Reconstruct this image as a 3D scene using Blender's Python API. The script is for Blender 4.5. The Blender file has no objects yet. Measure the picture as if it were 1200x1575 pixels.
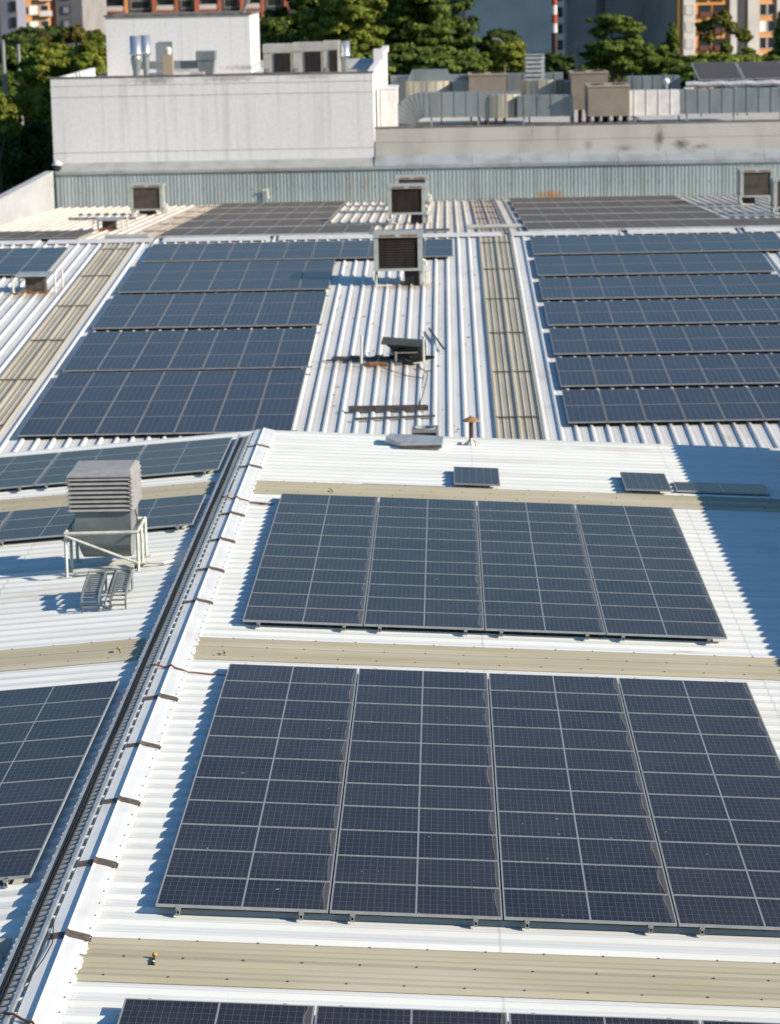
import bpy, math, random
import numpy as np
from mathutils import Vector, Matrix

random.seed(7)
rng = np.random.default_rng(11)
SC = bpy.context.scene
COL = SC.collection
rad = math.radians

# ------------------------------------------------------------------ camera
CAM = Vector((3.068, 0.0, 10.686))
YAW, PITCH, ROLL, FPX = -0.02330, 0.1986, -0.0197, 4144.2
_f = Vector((math.sin(YAW) * math.cos(PITCH), math.cos(YAW) * math.cos(PITCH), -math.sin(PITCH)))
_r = _f.cross(Vector((0, 0, 1))).normalized()
_u = _r.cross(_f)
_R = math.cos(ROLL) * _r + math.sin(ROLL) * _u
_U = -math.sin(ROLL) * _r + math.cos(ROLL) * _u
cam = bpy.data.cameras.new('camera')
camo = bpy.data.objects.new('camera', cam)
COL.objects.link(camo)
camo.matrix_world = Matrix(((_R.x, _U.x, -_f.x, CAM.x), (_R.y, _U.y, -_f.y, CAM.y), (_R.z, _U.z, -_f.z, CAM.z), (0, 0, 0, 1)))
cam.sensor_fit = 'HORIZONTAL'
cam.sensor_width = 24.0
cam.lens = FPX * 24.0 / 1200.0
cam.clip_start, cam.clip_end = 1.0, 8000.0
cam.dof.use_dof = True
cam.dof.focus_distance = 33.0
cam.dof.aperture_fstop = 2.1
SC.camera = camo

# ------------------------------------------------------------------ light
SUN_EL, SUN_TO = 26.5, 20.0          # light travels to -X, turned a little to +Y
w = bpy.data.worlds.new('World')
SC.world = w
w.use_nodes = True
nt = w.node_tree
for n in list(nt.nodes):
    nt.nodes.remove(n)
sky = nt.nodes.new('ShaderNodeTexSky')
sky.sky_type = 'NISHITA'
sky.sun_disc = False
sky.sun_elevation = rad(SUN_EL)
sky.air_density, sky.dust_density, sky.ozone_density = 1.75, 0.0, 10.0
bgn = nt.nodes.new('ShaderNodeBackground')
bgn.inputs['Strength'].default_value = 0.083
wo = nt.nodes.new('ShaderNodeOutputWorld')
nt.links.new(sky.outputs[0], bgn.inputs['Color'])
nt.links.new(bgn.outputs[0], wo.inputs[0])
to_sun = Vector((math.cos(rad(SUN_TO)) * math.cos(rad(SUN_EL)), -math.sin(rad(SUN_TO)) * math.cos(rad(SUN_EL)), math.sin(rad(SUN_EL))))
sky.sun_rotation = math.atan2(to_sun.x, to_sun.y)
sl = bpy.data.lights.new('sun', 'SUN')
sl.energy = 4.75
sl.angle = rad(0.53)
sl.color = (1.0, 0.865, 0.71)
so = bpy.data.objects.new('sun', sl)
COL.objects.link(so)
so.rotation_euler = to_sun.to_track_quat('Z', 'Y').to_euler()
SC.view_settings.view_transform = 'Standard'
SC.view_settings.look = 'None'
SC.view_settings.gamma = 1.0
SC.view_settings.exposure = 0.52

SC.render.engine = 'CYCLES'
SC.cycles.use_denoising = True
SC.cycles.max_bounces = 6
SC.cycles.diffuse_bounces = 3
SC.cycles.glossy_bounces = 3

# ------------------------------------------------------------------ helpers
def at(x, y, Y):
    """point of the photo's pixel (1200 x 1575) on the upright plane at depth Y"""
    d = _f + _R * ((x - 600) / FPX) - _U * ((y - 787.5) / FPX)
    return CAM + d * ((Y - CAM.y) / d.y)

class MB:
    def __init__(s):
        s.v, s.f, s.m = [], [], []
    def add(s, vs, fs, mi=0):
        o = len(s.v)
        s.v += [tuple(p) for p in vs]
        s.f += [tuple(i + o for i in q) for q in fs]
        s.m += [mi] * len(fs)
        return s
    def box(s, x0, x1, y0, y1, z0, z1, mi=0):
        vs = [(x0, y0, z0), (x1, y0, z0), (x1, y1, z0), (x0, y1, z0), (x0, y0, z1), (x1, y0, z1), (x1, y1, z1), (x0, y1, z1)]
        return s.add(vs, [(0, 3, 2, 1), (4, 5, 6, 7), (0, 1, 5, 4), (1, 2, 6, 5), (2, 3, 7, 6), (3, 0, 4, 7)], mi)
    def prism(s, prof, axis, a, b, mi=0):
        """closed polygon extruded along an axis; prof in the two other axes (x: y,z / y: x,z / z: x,y)"""
        def P(p, t):
            return {'x': (t, p[0], p[1]), 'y': (p[0], t, p[1]), 'z': (p[0], p[1], t)}[axis]
        n = len(prof)
        vs = [P(p, a) for p in prof] + [P(p, b) for p in prof]
        fs = [(i, (i + 1) % n, n + (i + 1) % n, n + i) for i in range(n)]
        fs += [tuple(range(n))[::-1], tuple(range(n, 2 * n))]
        return s.add(vs, fs, mi)
    def sheet(s, prof, axis, a, b, fz, mi=0, t=0.004):
        """open profile (coord, height) extruded; fz(x,y) gives base height; thin but closed underneath"""
        n = len(prof)
        vs = []
        for dz in (0, -t):
            for e in (a, b):
                for c, h in prof:
                    x, y = (e, c) if axis == 'x' else (c, e)
                    vs.append((x, y, fz(x, y) + h + dz))
        fs = []
        for i in range(n - 1):
            fs.append((i, i + 1, n + i + 1, n + i))
            fs.append((2 * n + i, 3 * n + i, 3 * n + i + 1, 2 * n + i + 1))
            fs.append((i, 2 * n + i, 2 * n + i + 1, i + 1))
            fs.append((n + i, n + i + 1, 3 * n + i + 1, 3 * n + i))
        fs.append((0, n, 3 * n, 2 * n))
        fs.append((n - 1, 3 * n - 1 - n + n - 0 - 0 - 0, 4 * n - 1, 2 * n - 1) if False else (n - 1, 3 * n - 1, 4 * n - 1, 2 * n - 1))
        return s.add(vs, fs, mi)
    def tube(s, pts, r, seg=8, mi=0, caps=True):
        pts = [Vector(p) for p in pts]
        rs = r if isinstance(r, (list, tuple)) else [r] * len(pts)
        rings = []
        up = Vector((0, 0, 1))
        for i, p in enumerate(pts):
            t = (pts[min(i + 1, len(pts) - 1)] - pts[max(i - 1, 0)]).normalized()
            a = t.cross(up if abs(t.z) < 0.95 else Vector((0, 1, 0))).normalized()
            b = a.cross(t)
            rings.append([p + rs[i] * (math.cos(k * 2 * math.pi / seg) * a + math.sin(k * 2 * math.pi / seg) * b) for k in range(seg)])
        vs = [q for R in rings for q in R]
        fs = []
        for i in range(len(pts) - 1):
            for k in range(seg):
                k2 = (k + 1) % seg
                fs.append((i * seg + k, i * seg + k2, (i + 1) * seg + k2, (i + 1) * seg + k))
        if caps:
            fs += [tuple(range(seg))[::-1], tuple((len(pts) - 1) * seg + k for k in range(seg))]
        return s.add(vs, fs, mi)
    def lathe(s, c, prof, seg=16, mi=0):
        vs, fs = [], []
        for r, z in prof:
            for k in range(seg):
                an = k * 2 * math.pi / seg
                vs.append((c[0] + r * math.cos(an), c[1] + r * math.sin(an), c[2] + z))
        for i in range(len(prof) - 1):
            for k in range(seg):
                k2 = (k + 1) % seg
                fs.append((i * seg + k, i * seg + k2, (i + 1) * seg + k2, (i + 1) * seg + k))
        fs += [tuple(range(seg))[::-1], tuple((len(prof) - 1) * seg + k for k in range(seg))]
        return s.add(vs, fs, mi)
    def bar(s, p, q, wx, mi=0):
        """square bar between two points"""
        return s.tube([p, q], wx * 0.7071, 4, mi)
    def build(s, name, mats, parent=None, smooth=False, loc=None):
        me = bpy.data.meshes.new(name)
        me.from_pydata(s.v, [], s.f)
        mats = mats if isinstance(mats, (list, tuple)) else [mats]
        for m in mats:
            me.materials.append(m)
        if len(mats) > 1:
            me.polygons.foreach_set('material_index', s.m)
        if smooth:
            me.polygons.foreach_set('use_smooth', [True] * len(me.polygons))
        me.update()
        o = bpy.data.objects.new(name, me)
        COL.objects.link(o)
        if parent is not None:
            o.parent = parent
        if loc is not None:
            o.location = loc
        return o

def tag(o, label=None, cat=None, group=None, kind=None):
    if label: o['label'] = label
    if cat: o['category'] = cat
    if group: o['group'] = group
    if kind: o['kind'] = kind
    return o

def thing(name, label, cat, loc=(0, 0, 0), group=None, rz=0.0):
    o = bpy.data.objects.new(name, None)
    COL.objects.link(o)
    o.location = loc
    o.rotation_euler = (0, 0, rz)
    o.empty_display_size = 0.2
    return tag(o, label, cat, group)

def kids(o):
    return [c for c in ALLKIDS.get(o.name, [])]

def dup(root, parts, loc, rot=None, label=None, group=None):
    r = root.copy(); COL.objects.link(r)
    r.location = loc
    if rot is not None: r.rotation_euler = rot
    if label: r['label'] = label
    if group: r['group'] = group
    for c in parts:
        k = c.copy(); COL.objects.link(k); k.parent = r
    return r

ORD = ['', 'first', 'second', 'third', 'fourth', 'fifth', 'sixth', 'seventh', 'eighth', 'ninth', 'tenth', 'eleventh', 'twelfth', 'thirteenth']

# ------------------------------------------------------------------ materials
def mat(name, col, rough=0.6, metal=0.0, col2=None, scale=4.0, stretch=(1, 1, 1), amt=1.0, lo=0.4, hi=0.7, detail=5.0,
        col3=None, scale3=0.7, lo3=0.6, hi3=0.75, amt3=0.6, stretch3=(1, 1, 1), spec=0.5, island=0.0, bump=0.0, objrand=0.0, coat=0.0):
    m = bpy.data.materials.new(name)
    m.use_nodes = True
    t = m.node_tree; N = t.nodes; L = t.links
    b = N['Principled BSDF']
    b.inputs['Roughness'].default_value = rough
    b.inputs['Metallic'].default_value = metal
    b.inputs['Specular IOR Level'].default_value = spec
    b.inputs['Coat Weight'].default_value = coat
    tc = N.new('ShaderNodeTexCoord')
    c = N.new('ShaderNodeRGB'); c.outputs[0].default_value = (*col, 1)
    out = c.outputs[0]
    def layer(out, colr, sc, st, l, h, am, det):
        mp = N.new('ShaderNodeMapping'); mp.inputs['Scale'].default_value = st
        L.new(tc.outputs['Object'], mp.inputs[0])
        no = N.new('ShaderNodeTexNoise'); no.inputs['Scale'].default_value = sc; no.inputs['Detail'].default_value = det
        L.new(mp.outputs[0], no.inputs['Vector'])
        mr = N.new('ShaderNodeMapRange'); mr.inputs[1].default_value = l; mr.inputs[2].default_value = h
        mr.inputs[3].default_value = 0; mr.inputs[4].default_value = am
        L.new(no.outputs[0], mr.inputs[0])
        mx = N.new('ShaderNodeMix'); mx.data_type = 'RGBA'
        L.new(mr.outputs[0], mx.inputs[0]); L.new(out, mx.inputs[6]); mx.inputs[7].default_value = (*colr, 1)
        return mx.outputs[2], no
    no = None
    if col2 is not None:
        out, no = layer(out, col2, scale, stretch, lo, hi, amt, detail)
    if col3 is not None:
        out, _ = layer(out, col3, scale3, stretch3, lo3, hi3, amt3, 6.0)
    if island or objrand:
        hsv = N.new('ShaderNodeHueSaturation')
        if island:
            g = N.new('ShaderNodeNewGeometry'); src = g.outputs['Random Per Island']; k = island
        else:
            g = N.new('ShaderNodeObjectInfo'); src = g.outputs['Random']; k = objrand
        mr = N.new('ShaderNodeMapRange'); mr.inputs[3].default_value = 1 - k; mr.inputs[4].default_value = 1 + k
        L.new(src, mr.inputs[0]); L.new(mr.outputs[0], hsv.inputs['Value']); L.new(out, hsv.inputs['Color'])
        out = hsv.outputs[0]
    L.new(out, b.inputs['Base Color'])
    if bump and no is not None:
        bp = N.new('ShaderNodeBump'); bp.inputs['Strength'].default_value = bump; bp.inputs['Distance'].default_value = 0.02
        L.new(no.outputs[0], bp.inputs['Height']); L.new(bp.outputs[0], b.inputs['Normal'])
    return m

def stains(m, spots):
    """dirt patches of their own shape at fixed places on a surface: (x, y, z or None, rx, ry, colour, amount)"""
    t = m.node_tree; N = t.nodes; L = t.links
    b = N['Principled BSDF']
    g = N.new('ShaderNodeNewGeometry')
    no = N.new('ShaderNodeTexNoise'); no.inputs['Scale'].default_value = 3.5; no.inputs['Detail'].default_value = 6
    L.new(g.outputs['Position'], no.inputs['Vector'])
    for (x, y, z, rx, ry, col, am) in spots:
        out = b.inputs['Base Color'].links[0].from_socket
        mp = N.new('ShaderNodeMapping'); mp.vector_type = 'POINT'
        s3 = (1 / rx, 0.0 if z is not None else 1 / ry, 1 / ry if z is not None else 0.0)
        mp.inputs['Scale'].default_value = s3
        mp.inputs['Location'].default_value = (-x * s3[0], -y * s3[1], -(z or 0) * s3[2])
        L.new(g.outputs['Position'], mp.inputs[0])
        ln = N.new('ShaderNodeVectorMath'); ln.operation = 'LENGTH'; L.new(mp.outputs[0], ln.inputs[0])
        ad = N.new('ShaderNodeMath'); ad.operation = 'MULTIPLY_ADD'; L.new(no.outputs[0], ad.inputs[0]); ad.inputs[1].default_value = 1.3; L.new(ln.outputs['Value'], ad.inputs[2])
        mr = N.new('ShaderNodeMapRange'); mr.inputs[1].default_value = 1.55; mr.inputs[2].default_value = 0.75; mr.inputs[3].default_value = 0; mr.inputs[4].default_value = am
        L.new(ad.outputs[0], mr.inputs[0])
        mx = N.new('ShaderNodeMix'); mx.data_type = 'RGBA'
        L.new(mr.outputs[0], mx.inputs[0]); L.new(out, mx.inputs[6]); mx.inputs[7].default_value = (*col, 1)
        L.new(mx.outputs[2], b.inputs['Base Color'])

M = {}
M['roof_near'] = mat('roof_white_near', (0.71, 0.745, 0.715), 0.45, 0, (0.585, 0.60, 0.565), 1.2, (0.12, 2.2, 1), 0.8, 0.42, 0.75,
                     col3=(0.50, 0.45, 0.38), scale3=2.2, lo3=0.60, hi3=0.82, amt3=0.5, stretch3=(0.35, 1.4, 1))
M['roof_far'] = mat('roof_white_far', (0.70, 0.715, 0.685), 0.5, 0, (0.60, 0.595, 0.57), 1.5, (1.6, 0.12, 1), 0.8, 0.42, 0.72,
                    col3=(0.38, 0.32, 0.24), scale3=0.9, lo3=0.6, hi3=0.78, amt3=0.5, stretch3=(1.6, 0.5, 1))
M['roof_back'] = mat('roof_dusty_back', (0.66, 0.62, 0.54), 0.6, 0, (0.50, 0.45, 0.36), 1.4, (1.6, 0.12, 1), 0.8, 0.42, 0.72,
                     col3=(0.33, 0.27, 0.19), scale3=0.8, lo3=0.6, hi3=0.78, amt3=0.5, stretch3=(1.6, 0.5, 1))
M['skylight'] = mat('skylight_fibreglass', (0.435, 0.405, 0.295), 0.5, 0, (0.34, 0.31, 0.215), 1.1, (0.12, 2.4, 1), 0.9, 0.38, 0.66, col3=(0.50, 0.48, 0.40), scale3=0.6, lo3=0.5, hi3=0.75, amt3=0.6, stretch3=(0.5, 1.5, 1))
M['skylight_far'] = mat('skylight_fibreglass_far', (0.43, 0.395, 0.30), 0.5, 0, (0.34, 0.305, 0.22), 2.0, (1.5, 0.15, 1), 0.8, 0.4, 0.7)
M['skylight_back'] = mat('skylight_dusty', (0.44, 0.38, 0.30), 0.6, 0, (0.36, 0.29, 0.22), 2.0, (1.5, 0.15, 1), 0.8, 0.4, 0.7)
M['screw'] = mat('screw_dark', (0.06, 0.05, 0.04), 0.6)
M['cap'] = mat('ridge_cap_white', (0.74, 0.765, 0.745), 0.4, 0, (0.57, 0.57, 0.54), 2.0, (1, .6, 1), 0.7, 0.48, 0.75, col3=(0.36, 0.34, 0.30), scale3=1.6, lo3=0.66, hi3=0.8, amt3=0.5)
M['strap'] = mat('strap_brown', (0.075, 0.062, 0.05), 0.7, 0, (0.16, 0.13, 0.10), 12.0)
M['alu'] = mat('aluminium_frame', (0.40, 0.42, 0.41), 0.5, 0.3, (0.33, 0.34, 0.33), 3.0)
M['alu_far'] = mat('aluminium_frame_dull', (0.30, 0.30, 0.30), 0.6, 0.2)
M['galv'] = mat('galvanised_steel', (0.52, 0.55, 0.55), 0.45, 0.5, (0.36, 0.39, 0.40), 5.0, (1, 1, 1), 0.9)
M['cable'] = mat('cable_black', (0.018, 0.017, 0.017), 0.6)
M['orange_cable'] = mat('cable_orange_brown', (0.26, 0.10, 0.045), 0.6, 0, (0.08, 0.05, 0.04), 3.0)
M['hood_slat'] = mat('hood_slats_grey', (0.38, 0.375, 0.36), 0.5, 0.1, (0.31, 0.30, 0.285), 6.0)
M['hood_lit_side'] = mat('hood_lit_side_metal', (0.44, 0.45, 0.44), 0.4, 0.5, (0.34, 0.33, 0.31), 3.0)
M['hood_body'] = mat('hood_body_grey', (0.22, 0.25, 0.25), 0.38, 0.4, (0.15, 0.15, 0.14), 2.0)
M['offcut'] = mat('tray_weathered', (0.26, 0.29, 0.29), 0.5, 0.4, (0.2, 0.22, 0.22), 5.0)
M['stand'] = mat('stand_white_paint', (0.56, 0.60, 0.55), 0.5, 0, (0.40, 0.39, 0.33), 6.0)
M['black'] = mat('black_plastic', (0.012, 0.012, 0.012), 0.6)
M['dark'] = mat('dark_weathered', (0.045, 0.04, 0.036), 0.75, 0, (0.11, 0.09, 0.07), 6.0)
M['ac_case'] = mat('cooler_casing', (0.42, 0.45, 0.42), 0.5, 0.1, (0.33, 0.35, 0.33), 2.0, col3=(0.30, 0.16, 0.07), scale3=2.5, lo3=0.66, hi3=0.74, amt3=0.8)
M['ac_pad'] = mat('cooler_pad', (0.014, 0.011, 0.010), 0.85, 0, (0.035, 0.024, 0.018), 2.5, (1.5, 1, .3))
M['ac_pad_grey'] = mat('cooler_pad_dusty', (0.10, 0.085, 0.07), 0.85, 0, (0.06, 0.05, 0.045), 3.0)
M['lid_dark'] = mat('lid_weathered', (0.06, 0.068, 0.058), 0.7, 0.1, (0.035, 0.037, 0.033), 4.0)
M['rust'] = mat('rust', (0.30, 0.13, 0.045), 0.85, 0, (0.14, 0.06, 0.03), 7.0)
M['pvc'] = mat('pvc_pipe', (0.72, 0.70, 0.62), 0.45)
M['plaster'] = mat('white_plaster', (0.74, 0.745, 0.74), 0.85, 0, (0.63, 0.635, 0.63), 6.0, (1, 1, 0.8), 0.7, 0.35, 0.75, 9.0,
                   col3=(0.42, 0.42, 0.41), scale3=1.3, lo3=0.52, hi3=0.78, amt3=0.5, stretch3=(2.6, 1, 0.09))
M['plaster_dirty'] = mat('dirty_render', (0.50, 0.485, 0.455), 0.9, 0, (0.40, 0.385, 0.355), 0.8, (1, 1, 0.5), 0.9, 0.4, 0.7,
                         col3=(0.12, 0.11, 0.10), scale3=0.9, lo3=0.63, hi3=0.8, amt3=0.8, stretch3=(1.6, 1, 0.3))
M['coping'] = mat('coping_dark', (0.10, 0.09, 0.08), 0.9, 0, (0.24, 0.21, 0.18), 2.0, (1, 1, 1))
M['clad'] = mat('corrugated_galvanised', (0.37, 0.44, 0.45), 0.5, 0.2, (0.28, 0.335, 0.335), 1.3, (1.6, 1, 0.12), 0.9, 0.4, 0.7,
                col3=(0.27, 0.26, 0.20), scale3=1.4, lo3=0.62, hi3=0.76, amt3=0.7, stretch3=(2.2, 1, 0.2))
p_ = [at(q, r, 134.5) for q, r in ((235, 124), (350, 121), (480, 118), (1014, 212), (1048, 222), (960, 228), (1075, 225), (905, 224))]
stains(M['plaster'], [(p_[0].x, 134.5, p_[0].z, 1.6, .28, (0.20, 0.19, 0.18), .75), (p_[1].x, 134.5, p_[1].z, 2.0, .22, (0.22, 0.21, 0.20), .7), (p_[2].x, 134.5, p_[2].z, 1.6, .16, (0.3, 0.29, 0.28), .6)])
stains(M['plaster_dirty'], [(p_[3].x, 134.5, p_[3].z, .30, .75, (0.05, 0.048, 0.045), .85), (p_[4].x, 134.5, p_[4].z, .55, .40, (0.07, 0.065, 0.06), .8), (p_[5].x, 134.5, p_[5].z, .7, .22, (0.12, 0.11, 0.10), .6), (p_[6].x, 134.5, p_[6].z, .5, .2, (0.07, 0.065, 0.06), .7), (p_[7].x, 134.5, p_[7].z, .25, .4, (0.12, 0.11, 0.10), .6)])
stains(M['roof_near'], [(6.9, 43.5, None, .5, .10, (0.40, 0.33, 0.24), .6), (9.3, 52.0, None, .4, 1.2, (0.5, 0.5, 0.46), .4), (4.2, 60.5, None, 1.6, .5, (0.56, 0.55, 0.5), .5), (-4.6, 47.3, None, 1.6, .9, (0.50, 0.47, 0.40), .45), (-3.2, 48.9, None, 1.3, .7, (0.42, 0.36, 0.26), .55), (7.0, 62.6, None, 2.0, .4, (0.45, 0.41, 0.34), .45), (3.55, 40, None, .03, 60, (0.40, 0.39, 0.36), .5), (8.0, 40, None, .03, 60, (0.40, 0.39, 0.36), .5), (-5.2, 40, None, .03, 60, (0.40, 0.39, 0.36), .5), (1.2, 60.2, None, 1.4, .25, (0.52, 0.50, 0.45), .5), (5.6, 42.3, None, 2.4, .3, (0.50, 0.48, 0.43), .4)])
stains(M['clad'], [(8.2, 133.6, -0.42, 1.05, .42, (0.42, 0.20, 0.04), 0.9), (-1.8, 133.6, .2, .16, 1.2, (0.30, 0.22, 0.10), .5), (-.9, 133.6, .3, .14, 1.0, (0.32, 0.24, 0.12), .5)])
stains(M['roof_far'], [(1.5, 90.0, None, 1.6, .9, (0.34, 0.24, 0.14), .75), (0.9, 76.6, None, 2.2, 1.3, (0.42, 0.33, 0.22), .6), (1.6, 75.2, None, 1.2, 2.2, (0.50, 0.43, 0.34), .45),
                       (-11.0, 89.6, None, 1.6, 1.2, (0.33, 0.25, 0.16), .7), (-12.5, 87.5, None, 1.5, 2.0, (0.40, 0.33, 0.25), .5), (10.0, 66.8, None, .35, .9, (0.42, 0.37, 0.29), .55), (-.2, 71.0, None, .6, 4.0, (0.48, 0.42, 0.34), .45), (4, 78.4, None, 40, .05, (0.33, 0.30, 0.26), .6), (4, 90.6, None, 40, .05, (0.33, 0.30, 0.26), .6), (-11, 79, None, 1.6, .5, (0.42, 0.37, 0.3), .4), (2.9, 84, None, .5, 5, (0.5, 0.46, 0.4), .4)])
stains(M['roof_back'], [(-10.8, 109.3, None, 1.2, 1.0, (0.42, 0.2, 0.07), .7), (-10.6, 123.3, None, 1.4, 1.2, (0.40, 0.24, 0.11), .6), (1.4, 110.6, None, 1.6, 1.4, (0.30, 0.22, 0.14), .5)])
M['flash'] = mat('flashing_grey', (0.40, 0.42, 0.41), 0.55, 0.2, (0.30, 0.31, 0.29), 1.2)
M['flash_blue'] = mat('flashing_bluish', (0.46, 0.52, 0.55), 0.4, 0.4, (0.34, 0.37, 0.38), 1.2)
M['duct'] = mat('duct_galvanised', (0.30, 0.335, 0.345), 0.42, 0.4, (0.19, 0.215, 0.225), 1.2, (1, 1, 0.4), 0.9)
M['unit'] = mat('rooftop_unit_beige', (0.27, 0.23, 0.18), 0.6, 0, (0.22, 0.185, 0.145), 1.5)
M['unit_top'] = mat('rooftop_unit_top', (0.36, 0.30, 0.22), 0.6)
M['cond'] = mat('condenser_casing', (0.48, 0.47, 0.43), 0.55, 0, (0.38, 0.37, 0.34), 1.5)
M['galv_bright'] = mat('bright_galvanised', (0.66, 0.68, 0.70), 0.28, 0.75)
M['chrome'] = mat('bright_steel', (0.75, 0.76, 0.78), 0.18, 1.0)
M['foil'] = mat('foil_wrap', (0.62, 0.63, 0.63), 0.45, 0.2, (0.40, 0.42, 0.44), 9.0)
M['rust_dark'] = mat('rust_dark', (0.085, 0.045, 0.03), 0.85, 0, (0.05, 0.03, 0.02), 6.0)
M['rust_tan'] = mat('rust_tan', (0.36, 0.21, 0.09), 0.8, 0, (0.25, 0.13, 0.06), 8.0)
M['door'] = mat('door_grey', (0.22, 0.25, 0.27), 0.6)
M['white'] = mat('white_paint', (0.78, 0.77, 0.75), 0.6, 0, (0.62, 0.61, 0.58), 2.0)
M['yellow'] = mat('yellow_plastic', (0.45, 0.31, 0.03), 0.5)
M['red'] = mat('red_paint', (0.40, 0.06, 0.03), 0.6)
M['mast_dark'] = mat('mast_dark', (0.05, 0.02, 0.02), 0.7)
M['pole'] = mat('pole_concrete', (0.27, 0.27, 0.27), 0.7)
M['wire'] = mat('wire_grey', (0.12, 0.12, 0.13), 0.6)
M['bark'] = mat('bark', (0.10, 0.075, 0.05), 0.9, 0, (0.05, 0.04, 0.03), 5.0)
M['ground'] = mat('ground_mixed', (0.05, 0.075, 0.025), 0.95, 0, (0.10, 0.09, 0.07), 0.03, (1, 1, 1), 1.0, 0.5, 0.6)
M['hill'] = mat('hill_forest', (0.022, 0.042, 0.014), 0.95, 0, (0.05, 0.075, 0.02), 0.06, (1, 1, 1), 1.0, 0.4, 0.6)
for k, c in dict(orange=(0.72, 0.33, 0.10), brick=(0.42, 0.13, 0.065), lav=(0.26, 0.27, 0.33), slate=(0.30, 0.29, 0.29), slate2=(0.58, 0.555, 0.55),
                 pale=(0.60, 0.57, 0.54), dkbrown=(0.12, 0.05, 0.035), charcoal=(0.06, 0.065, 0.075)).items():
    M[k] = mat('facade_' + k, c, 0.85, 0, tuple(q * 0.8 for q in c), 0.25)
M['glass_dark'] = mat('window_glass', (0.02, 0.025, 0.03), 0.12)
M['blind'] = mat('window_blind', (0.78, 0.77, 0.73), 0.7)

def leaf_mat(name, col, k=0.45):
    m = mat(name, col, 0.65, 0, island=k, spec=0.25)
    t = m.node_tree; N = t.nodes; L = t.links
    b = N['Principled BSDF']
    tr = N.new('ShaderNodeBsdfTranslucent')
    src = b.inputs['Base Color'].links[0].from_socket
    L.new(src, tr.inputs['Color'])
    mx = N.new('ShaderNodeMixShader'); mx.inputs[0].default_value = 0.35
    L.new(b.outputs[0], mx.inputs[1]); L.new(tr.outputs[0], mx.inputs[2])
    L.new(mx.outputs[0], N['Material Output'].inputs[0])
    return m
M['leaf'] = leaf_mat('leaf_green', (0.165, 0.225, 0.035))
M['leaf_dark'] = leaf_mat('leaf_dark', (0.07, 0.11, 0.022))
M['leaf_yel'] = leaf_mat('leaf_yellow', (0.30, 0.30, 0.035))
M['leaf_red'] = leaf_mat('leaf_rusty', (0.16, 0.09, 0.025))

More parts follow.
